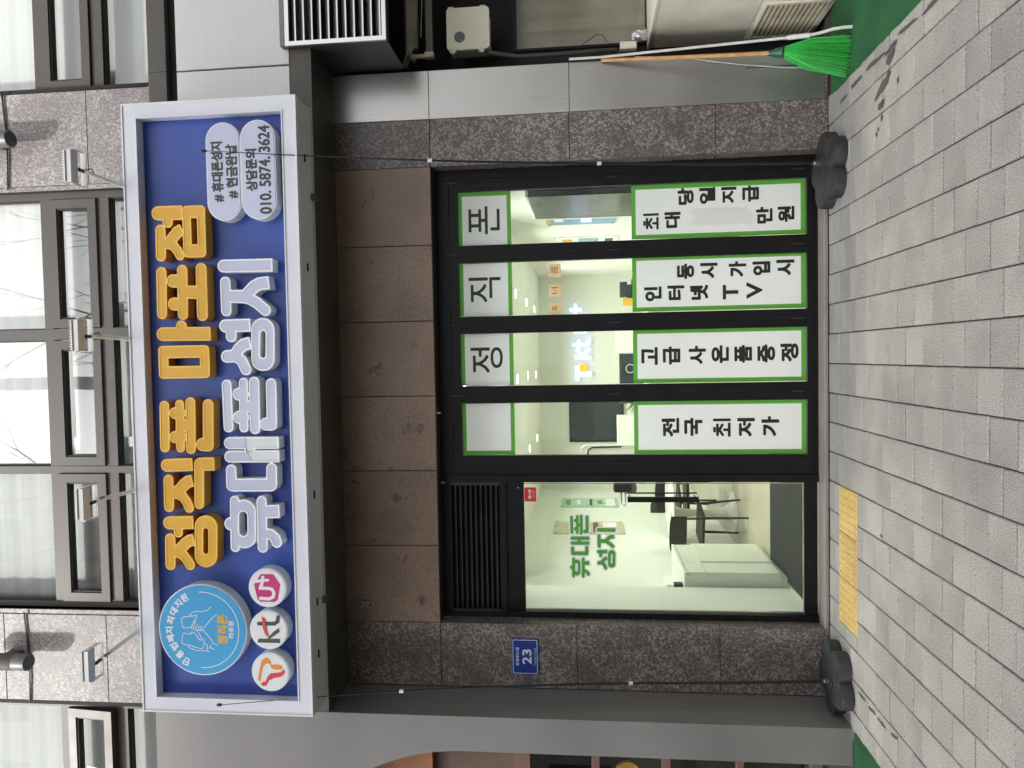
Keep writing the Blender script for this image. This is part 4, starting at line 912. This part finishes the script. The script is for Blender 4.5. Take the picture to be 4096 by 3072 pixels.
part('fabric_flap', MB().box(2.275, 3.4, .085, .090, 2.90, 2.945).poly([(2.275, .086, 2.945), (2.19, .20, 3.02), (2.19, .20, 2.97), (2.275, .086, 2.90)]), 'cream_dirty', aw)
part('front_bar', MB().box(2.235, 3.4, .07, .12, 2.752, 2.80), 'spot_grey', aw)
part('bracket', MB().box(2.205, 2.24, .06, .12, 2.745, 2.81).box(2.21, 2.232, .075, .105, 2.81, 2.905).tube([(2.222, .09, 2.90), (2.222, .15, 2.915)], .022, 10), 'cream_dirty', aw)
part('pull_cord', MB().tube([(2.36, .09, 2.84), (2.45, .085, 2.835), (2.7, .08, 2.82)], .003, 5), 'white_pole', aw)
# cream cabinet seen from its side
cb = thing('utility_cabinet', 'cream metal cabinet with a louvred lower vent at the end of the turf', 'cabinet', (2.6, -.1, 0))
part('upper_case', MB().box(2.302, 2.95, -.52, .385, .492, 1.165), 'cream', cb)
part('lower_case', MB().box(2.300, 2.95, -.52, .39, .012, .486), 'cream', cb)
part('lid', MB().box(2.296, 2.955, -.526, .392, 1.166, 1.182), 'cream', cb)
gr = part('vent_grille', MB().box(2.289, 2.2995, -.225, .30, .445, .462).box(2.289, 2.2995, -.225, .30, .045, .062).box(2.289, 2.2995, -.225, -.20, .062, .445).box(2.289, 2.2995, .28, .30, .062, .445), 'cream', cb)
for k in range(11):
    z = .075+.0335*k
    part('vent_slat', MB().poly([(2.290, -.20, z), (2.290, .28, z), (2.2985, .28, z+.021), (2.2985, -.20, z+.021)]).poly([(2.290, -.20, z), (2.2985, -.20, z-.004), (2.2985, .28, z-.004), (2.290, .28, z)]), 'cream_dirty', gr)
part('vent_back', MB().box(2.2992, 2.2998, -.20, .28, .062, .445), 'conduit', gr)
fb_ = MB(); g = random.Random(5)
for j in range(7):
    for i in range(12):
        a = 2*math.pi*i/12; rr_ = .045*(math.sin(math.pi*(j+.7)/7.4))**.4
        fb_.v.append((2.365+rr_*math.cos(a)*1.1+g.uniform(-.006, .006), .30+rr_*math.sin(a)*.7+g.uniform(-.005, .005), 1.184+.115*j/6*1.0+g.uniform(-.003, .003)*(j > 0)))
for j in range(6):
    for i in range(12): k = (i+1) % 12; fb_.f.append((j*12+i, j*12+k, (j+1)*12+k, (j+1)*12+i))
fb_.f.append(tuple(72+i for i in range(12)))
props(part('wrapped_bundle', fb_, 'foil'), 'crumpled silver plastic bundle on top of the cream cabinet', 'bundle')
# broom
bm_ = thing('broom', 'bright green plastic broom with a wooden handle leaning on the steel panel', 'broom', (1.85, -.43, 0))
cap0, cap1 = Vector((1.955, -.265, .438)), Vector((1.945, -.295, .372)); top = Vector((2.070, -.022, 1.535))
part('handle', MB().tube([top, top+(cap0-top)*.02, cap0+(cap0-top)*.03], [.009, .0125, .0135], 10), 'wood_handle', bm_, smooth=True)
part('socket', MB().tube([cap0+Vector((.004, .012, .025)), cap0, cap0+(cap1-cap0)*.35, cap1], [.016, .019, .03, .034], 12), 'broom_cap', bm_, smooth=True)
bs = MB(); g = random.Random(8); tips = [Vector((1.952, -.482, .002)), Vector((1.742, -.37, .004))]
for k in range(270):
    u = (k % 45)/44; w = (k//45)/5-.5; u2 = min(1, max(0, u+g.uniform(-.02, .02)))
    st_ = cap1+Vector(((u-.5)*-.052, w*.05, 0)); end = tips[0].lerp(tips[1], u2)+Vector((w*.05, w*.10, .0)); end.z = .006+.035*abs(u2-.5)**1.5+g.uniform(0, .03)
    mid = st_.lerp(end, .45)+Vector(((.5-u)*.05, w*.012, .0)); bs.tube([st_, mid, end], [.0019, .0018, .0012], 3, cap=False)
part('bristles', bs, 'broom_green', bm_, kind='stuff')
tie = [cap1.lerp((tips[0]+tips[1])/2, .36)+Vector((.058*math.cos(a)*1.0, .036*math.sin(a)-.018*math.cos(a), .02*math.cos(a)-.012*abs(math.sin(a)))) for a in [2*math.pi*i/18 for i in range(19)]]
part('stitching', MB().tube(tie, .0045, 6), 'broom_cap', bm_, smooth=True)
# white stick next to the broom
ws = thing('white_stick', 'long white pole with a bent lower end standing behind the broom', 'pole', (2.0, -.46, 0))
part('shaft', MB().tube([(2.090, -.03, 1.76), (2.088, -.035, 1.54), (2.012, -.355, .36)], .009, 8), 'white_pole', ws, smooth=True)
part('joint', MB().tube([(2.012, -.355, .365), (2.002, -.395, .235)], .0155, 10), 'white_pole', ws, smooth=True)
part('bent_end', MB().tube([(2.002, -.395, .235), (2.004, -.42, .17), (2.010, -.445, .115), (2.006, -.47, .06), (2.002, -.482, .008)], .0105, 8), 'white_pole', ws, smooth=True)
props(part('white_cable', MB().tube([(2.084, -.010, 1.30), (2.070, -.012, .99), (2.027, -.012, .80), (1.988, -.012, .564), (1.955, -.012, .30), (1.935, -.014, .035)], .0042, 6), 'white_pole', None, smooth=True), 'white cable hanging down the steel panel behind the broom', 'cable')
props(part('perforated_strip', MB().box(1.965, 1.972, -.010, -.0035, .06, .55), 'spot_grey'), 'dark perforated strip fixed to the foot of the steel panel', 'strip')

# ================================================================== LEFT-HAND NEIGHBOUR BEHIND THE ARCH
nb = part('arch_shopfront', MB().box(-4.3, -2.55, .10, .14, 2.252, 2.861).box(-2.60, -2.545, .10, .14, 0, 2.25), 'brown_wall', B)
part('wood_board', MB().box(-4.3, -2.55, .02, .10, 2.862, 3.75), 'wood_orange', nb)
for z0, z1 in ((2.13, 2.25), (1.615, 1.675), (1.10, 1.163), (.578, .631), (.03, .112)): part('rail', MB().cbox(-4.3, -2.60, .07, .12, z0, z1, .003), 'brown_frame', nb)
for z0, z1 in ((1.675, 2.13), (1.163, 1.615), (.631, 1.10), (.112, .578)):
    part('pane', MB().box(-4.3, -2.60, .105, .110, z0, z1), 'side_glass', nb)
box('arch_shop_interior', (-4.3, -2.5, .7, .75, 0, 3.4), 'black_void', B)
g = random.Random(4)
for k in range(9):
    x = -2.85-.13*k; props(part('wrapped_goods', MB().box(x-.05, x+.05, .45, .55, .7+.5*(k % 3), .95+.5*(k % 3)), ('sticker_red', 'brown_frame', 'plate_blue')[k % 3]), '%s packet on a dark shelf behind the arched shop window' % ('red', 'brown', 'blue')[k % 3], 'packet', 'packets behind the arched shop window') if k < 3 else None
yb_ = part('yellow_round_sign', extrude_loops([circle(-3.20, 1.40, .10, 32)], .30, .27), 'print_yellow', None, origin=(-3.2, .3, 1.3)); props(yb_, 'round yellow sign behind the brown framed window under the arch', 'round sign')

# ================================================================== SHOP INTERIOR
fl_ = part('shop_floor', MB().box(-2.33, 1.50, .301, 6.7, -.02, .028), 'floor_pale', None, kind='structure')
part('wall_left', MB().box(-2.33, -2.13, .2, 6.7, .028, 2.9), 'wall_white', None, kind='structure')
part('wall_stub', MB().box(-2.13, -1.93, .203, .86, .028, 2.9), 'wall_white', None, kind='structure')
part('wall_right', MB().box(1.30, 1.50, .203, 6.7, .028, 2.9), 'wall_white', None, kind='structure')
part('wall_back', MB().box(-2.13, 1.30, 6.5, 6.7, .028, 2.9), 'wall_white', None, kind='structure')
part('front_ceiling', MB().box(-1.93, 1.30, .203, 1.50, 2.74, 2.79), 'ceiling_white', None, kind='structure')  # unseen front zone, raised so that light reaches the stickers from behind
part('shop_ceiling', MB().box(-2.13, 1.30, 1.50, 6.5, 2.41, 2.79), 'ceiling_white', None, kind='structure')
part('front_bulkhead', MB().box(-1.93, 1.30, .203, .26, 2.795, 2.9), 'black_void', None, kind='structure')
for (x, y, wh) in ((.677, 2.44, 'first in the row by the poster wall'), (.694, 3.88, 'middle of the row by the poster wall'), (.70, 5.28, 'last in the row by the poster wall'), (-.223, 2.48, 'first in the middle row'), (-.226, 3.89, 'centre of the middle row'), (-.249, 5.375, 'last in the middle row'), (-1.156, 3.97, 'second in the row above the table'), (-1.184, 5.43, 'last in the row above the table'), (-1.15, 2.46, 'first in the row above the table'), (-1.12, 1.05, 'unseen, added near the glass door'), (-.22, 1.05, 'unseen, added near the folding panels'), (.67, 1.05, 'unseen, added near the blue poster')):
    cz = 2.74 if y < 1.5 else 2.41  # the unseen near row is added and set high to light the sticker backs
    dl = thing('downlight', 'round lit ceiling downlight, ' + wh, 'downlight', (x, y, cz), 'round downlights in the shop ceiling')
    part('trim', MB().lathe([(.062, cz-.001), (.062, cz-.007), (.056, cz-.009)], x, y, 20), 'ceiling_white', dl)
    part('lens', MB().lathe([(.05, cz-.0088), (.05, cz-.0115)], x, y, 20), 'lamp_led', dl)
    ld = bpy.data.lights.new('downlight_lamp', 'AREA'); ld.shape = 'DISK'; ld.size = .10; ld.energy = 6.0; ld.color = (.985, 1.0, .915); ld.spread = R(150)
    lo = bpy.data.objects.new('downlight_lamp', ld); COL.objects.link(lo); lo.parent = dl; lo.location = (0, 0, -.014)
props(part('entrance_mat', MB().box(-1.90, -.75, .305, 1.50, .0285, .036), 'mat_dark'), 'dark grey entrance mat inside the glass door', 'door mat')
sc_ = thing('storage_cabinet', 'low white storage cabinet with drawers inside the door', 'cabinet', (-1.97, 1.37, .03))
part('carcass', MB().box(-2.128, -1.842, .92, 1.83, .09, .855), 'cab_white', sc_); part('top', MB().box(-2.129, -1.822, .912, 1.836, .856, .878), 'cab_white', sc_); part('plinth', MB().box(-2.12, -1.86, .93, 1.82, .029, .089), 'cab_white', sc_)
for y0, y1 in ((.925, 1.222), (1.226, 1.524), (1.528, 1.825)): part('drawer_front', MB().box(-1.8415, -1.823, y0, y1, .70, .850), 'cab_white', sc_)
for y0, y1, dx in ((.925, 1.222, 0), (1.226, 1.825, .012)): part('door_front', MB().box(-1.8415, -1.823+dx, y0, y1, .095, .695), 'cab_white', sc_)
props(part('card_reader', MB().cbox(-2.0, -1.95, 1.0, 1.07, .879, .95, .006), 'cable_black'), 'small black device on the white storage cabinet', 'device')
props(part('paper_tub', MB().lathe([(.05, .879), (.058, 1.0)], -2.05, 1.12, 16), 'poster_tan', None, smooth=True), 'yellowish round tub at the wall end of the storage cabinet', 'tub')
tb = thing('round_table', 'white round pedestal table inside the shop', 'table', (-1.80, 3.16, .03))
part('table_top', MB().lathe([(.40, .725), (.425, .735), (.425, .748), (.41, .752)], -1.70, 3.16, 40), 'table_white', tb, smooth=True)
part('pedestal', MB().lathe([(.235, .030), (.225, .045), (.12, .075), (.06, .14), (.038, .30), (.036, .45), (.055, .62), (.09, .70), (.12, .724)], -1.80, 3.16, 32), 'table_white', tb, smooth=True)
props(part('table_card', MB().box(-1.86, -1.74, 2.83, 2.92, .753, .758), 'print_yellow'), 'yellow card lying on the round table', 'card')
def chair(label, cx, cy, ang):
    ch = thing('chair', label, 'chair', (cx, cy, .03), 'dark chairs around the round table'); M2 = Matrix.Rotation(ang, 4, 'Z')
    T = lambda p: tuple(M2 @ Vector(p)+Vector((cx, cy, .028)))
    def mk(name, mb, mat='chair_black', smooth=False): mb.v = [T(p) for p in mb.v]; part(name, mb, mat, ch, smooth)
    mk('seat', MB().box(-.20, .20, -.20, .20, .43, .46))
    m = MB(); n = 12
    for i in range(n+1):
        x = -.20+.40*i/n; y = .19+.03*(1-(x/.2)**2); m.v += [(x, y, .62), (x, y, .80-.02*abs(x/.2)**3), (x, y+.014, .80-.02*abs(x/.2)**3), (x, y+.014, .62)]
        if i:
            k = 4*i
            for a in range(4): b = (a+1) % 4; m.f.append((k-4+a, k-4+b, k+b, k+a))
    mk('backrest', m, smooth=True)
    for sx in (-1, 1):
        mk('leg', MB().tube([(sx*.17, -.17, .43), (sx*.20, -.20, .0)], [.016, .011], 8)); mk('leg', MB().tube([(sx*.17, .17, .43), (sx*.20, .22, .0)], [.016, .011], 8))
        mk('back_post', MB().tube([(sx*.17, .18, .44), (sx*.18, .205, .64)], .011, 8))
chair('dark chair on the street side of the round table', -1.83, 2.68, R(165))
chair('dark chair on the far side of the round table', -1.74, 3.80, R(10))
chair('dark chair farthest back along the shop wall', -1.95, 4.55, R(60))
def wall_poster(label, x, y0, y1, z0, z1, mat, marks, face=1):
    p = thing('wall_poster', label, 'poster', (x, (y0+y1)/2, z0))
    part('sheet', MB().box(x, x+.012*face, y0, y1, z0, z1) if face > 0 else MB().box(x-.012, x, y0, y1, z0, z1), mat, p)
    for a, b, c, d, m in marks:
        ya, yb2 = y0+(y1-y0)*a, y0+(y1-y0)*b; xa, xb = (x+.0122, x+.0132) if face > 0 else (x-.0132, x-.0122)
        part('print_block', MB().box(xa, xb, ya, yb2, z0+(z1-z0)*c, z0+(z1-z0)*d), m, p)
    for yy in (y0+.03, y1-.03):
        for zz in (z0+.03, z1-.03): part('standoff', MB().box(min(x, x+.02*face), max(x, x+.02*face), yy-.01, yy+.01, zz-.01, zz+.01), 'chrome', p)
wall_poster('green printed acrylic poster on the far part of the shop wall', -2.13, 5.03, 5.65, 1.235, 2.06, 'poster_green', [(.2, .8, .83, .92, 'vinyl_green'), (.25, .75, .66, .72, 'paper'), (.15, .85, .45, .5, 'print_grey'), (.3, .7, .28, .36, 'vinyl_green'), (.1, .9, .06, .22, 'paper')])
wall_poster('tan printed acrylic poster behind the green door lettering', -2.13, 3.46, 4.10, 1.235, 2.095, 'poster_tan', [(.15, .85, .62, .84, 'cream_dirty'), (.1, .9, .1, .3, 'paper'), (.1, .9, .36, .44, 'brown_frame')])
wall_poster('blue printed acrylic poster on the wall behind the pier-side panel', 1.30, 1.37, 1.93, 1.37, 2.03, 'poster_blue', [(.3, .7, .75, .88, 'paper'), (.1, .9, .93, .99, 'print_yellow'), (.2, .8, .35, .5, 'lit_white')], -1)  # the lit block has a glow put into its colour, no lamp behind
wall_poster('grey printed acrylic poster deeper on the poster wall', 1.30, 2.70, 3.25, 1.30, 2.02, 'paper', [(.2, .8, .7, .85, 'print_yellow'), (.1, .9, .3, .6, 'poster_blue'), (.2, .8, .08, .2, 'print_grey')], -1)
ds = thing('display_screen', 'large dark display screen mounted on the right interior wall', 'screen', (1.28, .87, 1.25)); part('panel', MB().box(1.24, 1.285, .42, 1.32, 1.22, 2.10), 'screen_dark', ds); part('bezel', MB().box(1.236, 1.299, 1.321, 1.36, 1.20, 2.12).box(1.236, 1.299, .40, 1.36, 2.101, 2.12), 'paper', ds)
bp_ = thing('wall_panel', 'large dark grey board on the back wall of the shop', 'board', (-1.03, 6.48, 1.17)); part('board', MB().box(-1.35, -.72, 6.47, 6.495, 1.10, 1.93), 'screen_dark', bp_); part('frame', ring(rect(-1.37, -.70, 1.08, 1.95), rect(-1.345, -.725, 1.105, 1.925), 6.455, 6.495), 'gasket', bp_)
ls = thing('lit_logos', 'glowing white carrier logos hanging on the back wall', 'lit sign', (0, 6.42, 1.58))
def lit(loops, mat='lit_white'): part('lit_letter', extrude_loops(loops, 6.45, 6.42), mat, ls)
lit([[(-.385, 1.842), (-.142, 1.842), (-.142, 1.772), (-.385, 1.772)]]); lit([[(-.315, 1.765), (-.240, 1.765), (-.240, 1.58), (-.315, 1.58)]]); lit([circle(-.176, 1.715, .058, 24)], 'lit_orange')
lit(stroke_loops([(3, [(-.01, 1.845), (-.01, 1.585)], .030), (0, [(.02, 1.70), (.10, 1.80)], .026), (0, [(.03, 1.71), (.11, 1.612)], .028)], 0, .008)); lit(stroke_loops([(0, [(.195, 1.86), (.195, 1.66), (.22, 1.615), (.255, 1.61)], .028), (0, [(.14, 1.775), (.255, 1.775)], .026)], 0, .008))
lit(stroke_loops([(0, [(.40, 1.83), (.40, 1.68), (.45, 1.615), (.53, 1.615), (.575, 1.68), (.575, 1.83)], .032)], 0, .008)); lit(stroke_loops([(0, [(.683, 1.82), (.823, 1.82)], .028), (0, [(.752, 1.895), (.752, 1.745)], .028)], 0, .008))
dk_ = thing('service_desk', 'long pale desk across the middle of the shop', 'desk', (-.1, 3.2, .03)); part('desk_top', MB().box(-1.15, 1.20, 2.75, 3.45, .97, 1.0), 'cab_white', dk_); part('front_panel', MB().box(-1.13, 1.18, 2.78, 2.80, .029, .97), 'cab_white', dk_); part('side_panel', MB().box(-1.13, -1.11, 2.80, 3.43, .029, .97).box(1.16, 1.18, 2.80, 3.43, .029, .97), 'cab_white', dk_)
def monitor(label, x0, x1, z1, mat):
    o = thing('monitor', label, 'monitor', ((x0+x1)/2, 3.1, 1.0)); part('shell', MB().cbox(x0, x1, 2.98, 3.02, 1.03, z1, .012), mat, o)
    part('stand', MB().box((x0+x1)/2-.03, (x0+x1)/2+.03, 3.02, 3.05, 1.012, 1.15).box((x0+x1)/2-.1, (x0+x1)/2+.1, 2.96, 3.14, 1.001, 1.012), 'paper', o); part('logo_ring', extrude_loops([circle((x0+x1)/2, 1.18, .05, 20), circle((x0+x1)/2, 1.18, .044, 20)[::-1]], 2.98, 2.978), 'paper', o)
monitor('white monitor back under the orange notes', .03, .49, 1.335, 'cab_white'); monitor('black monitor back under the lit logos', -.31, .028, 1.30, 'screen_dark'); monitor('white monitor back in the panel next to the door', -1.10, -.66, 1.335, 'cab_white')
props(part('box_stack', MB().box(.60, .86, 3.0, 3.2, 1.001, 1.15).box(.64, .80, 3.02, 3.16, 1.151, 1.20).box(.66, .83, 3.02, 3.15, 1.201, 1.28), 'screen_dark'), 'pile of dark boxes and papers on the service desk', 'boxes')
props(part('small_carton', MB().cbox(.56, .64, 2.92, 3.0, 1.001, 1.26, .004), 'print_yellow'), 'small yellow carton beside the pile of dark boxes', 'carton')
pl = thing('potted_plant', 'small leafy plant on the desk between the monitors', 'plant', (-.50, 3.0, 1.0)); part('pot', MB().lathe([(.05, 1.001), (.065, 1.10)], -.50, 3.0, 14), 'frame_dark', pl)
lf = MB(); g = random.Random(2)
for k in range(70):
    a, e = g.uniform(0, 6.28), g.uniform(.2, 1.4); d = Vector((math.cos(a)*math.cos(e), math.sin(a)*math.cos(e), math.sin(e))); b0 = Vector((-.50, 3.0, 1.10)); L = g.uniform(.1, .24); s_ = d.cross(Vector((0, 0, 1))).normalized()*.012
    lf.quad(tuple(b0+d*L*.35), tuple(b0+d*L*.7+s_), tuple(b0+d*L), tuple(b0+d*L*.7-s_))
part('leaves', lf, 'leaf', pl, kind='stuff')
ac = thing('payment_stand', 'white curved payment stand at the edge of the panel next to the door', 'stand', (-1.07, 2.6, .03)); part('shell', extrude_loops([rrect(-1.16, -.945, 1.0, 1.74, .06)], 2.62, 2.52), 'cab_white', ac); part('opening', extrude_loops([rrect(-1.14, -.99, 1.05, 1.68, .04)], 2.519, 2.516), 'paper', ac); part('cable', MB().tube([(-.96, 2.51, 1.31), (-.965, 2.51, 1.62), (-.99, 2.51, 1.66), (-1.05, 2.51, 1.67)], .008, 6), 'cable_black', ac); part('post', MB().box(-1.08, -1.03, 2.56, 2.60, .03, 1.0), 'cab_white', ac)

# ================================================================== ACROSS THE STREET (seen only in the reflections; it shades the shopfront)
def block(label, x0, x1, y0, y1, h, cols, rows):
    o = thing('opposite_building', label, 'building', ((x0+x1)/2, (y0+y1)/2, 0)); part('wall', MB().box(x0, x1, y0, y1, 0, h), 'opp_wall', o); part('parapet', MB().box(x0-.1, x1+.1, y0-.1, y1+.1, h, h+.4), 'concrete', o)
    for i in range(cols):
        for j in range(rows):
            xa = x0+(x1-x0)*(i+.25)/cols; za = 1.2+(h-1.5)*j/rows; part('window', MB().box(xa, xa+(x1-x0)*.5/cols, y1-.05, y1+.03, za, za+1.5), 'dark_glass', o)
OPP_H = 19.0
block('tall pale building across the street that shades the shopfront', -11.5, -3.3, -24, -12, OPP_H, 4, 6)
def bare_tree(label, x, y, h, seed):
    g = random.Random(seed); t = thing('bare_tree', label, 'tree', (x, y, 0), 'bare street trees across the street'); tr = MB(); cr = MB()
    def grow(p, d, L, r, lev, mb):
        q = p+d*L; mb.tube([p, q], [r, r*.68], 5 if lev < 2 else 3, cap=False)
        if lev >= 6: return
        for k in range(2 if lev else 4):
            nd = (d+Vector((g.uniform(-1, 1), g.uniform(-1, 1), g.uniform(-.15, .7)))*(.62 if lev else .8)).normalized(); grow(q if k < 2 else p.lerp(q, .75), nd, L*g.uniform(.62, .86), r*.62, lev+1, cr)
        if lev > 1: grow(p.lerp(q, .5), (d+Vector((g.uniform(-1, 1), g.uniform(-1, 1), .3))*.8).normalized(), L*.55, r*.4, lev+2, cr)
    grow(Vector((x, y, 0)), Vector((0, 0, 1)), h*.33, .16, 0, tr); part('trunk', tr, 'bark', t); part('crown', cr, 'bark', t, kind='stuff')
bare_tree('tall bare tree across the street near the tall building', -2.6, -10.5, 13.5, 3); bare_tree('bare tree across the street beyond the utility pole', 2.4, -11.0, 12.5, 9)
up = thing('utility_pole', 'concrete utility pole with crossarms across the street', 'utility pole', (-.35, -9.6, 0)); part('pole', MB().tube([(-.35, -9.6, 0), (-.35, -9.6, 14)], [.19, .13], 12), 'concrete', up, smooth=True)
for z in (11.2, 12.4): part('crossarm', MB().box(-1.5, .8, -9.68, -9.60, z, z+.1), 'spot_grey', up)
for x in (-1.3, -.8, .2, .6):
    for z in (11.3, 12.5): part('insulator', MB().tube([(x, -9.64, z), (x, -9.64, z+.35)], [.05, .03], 8), 'lamp_white', up)
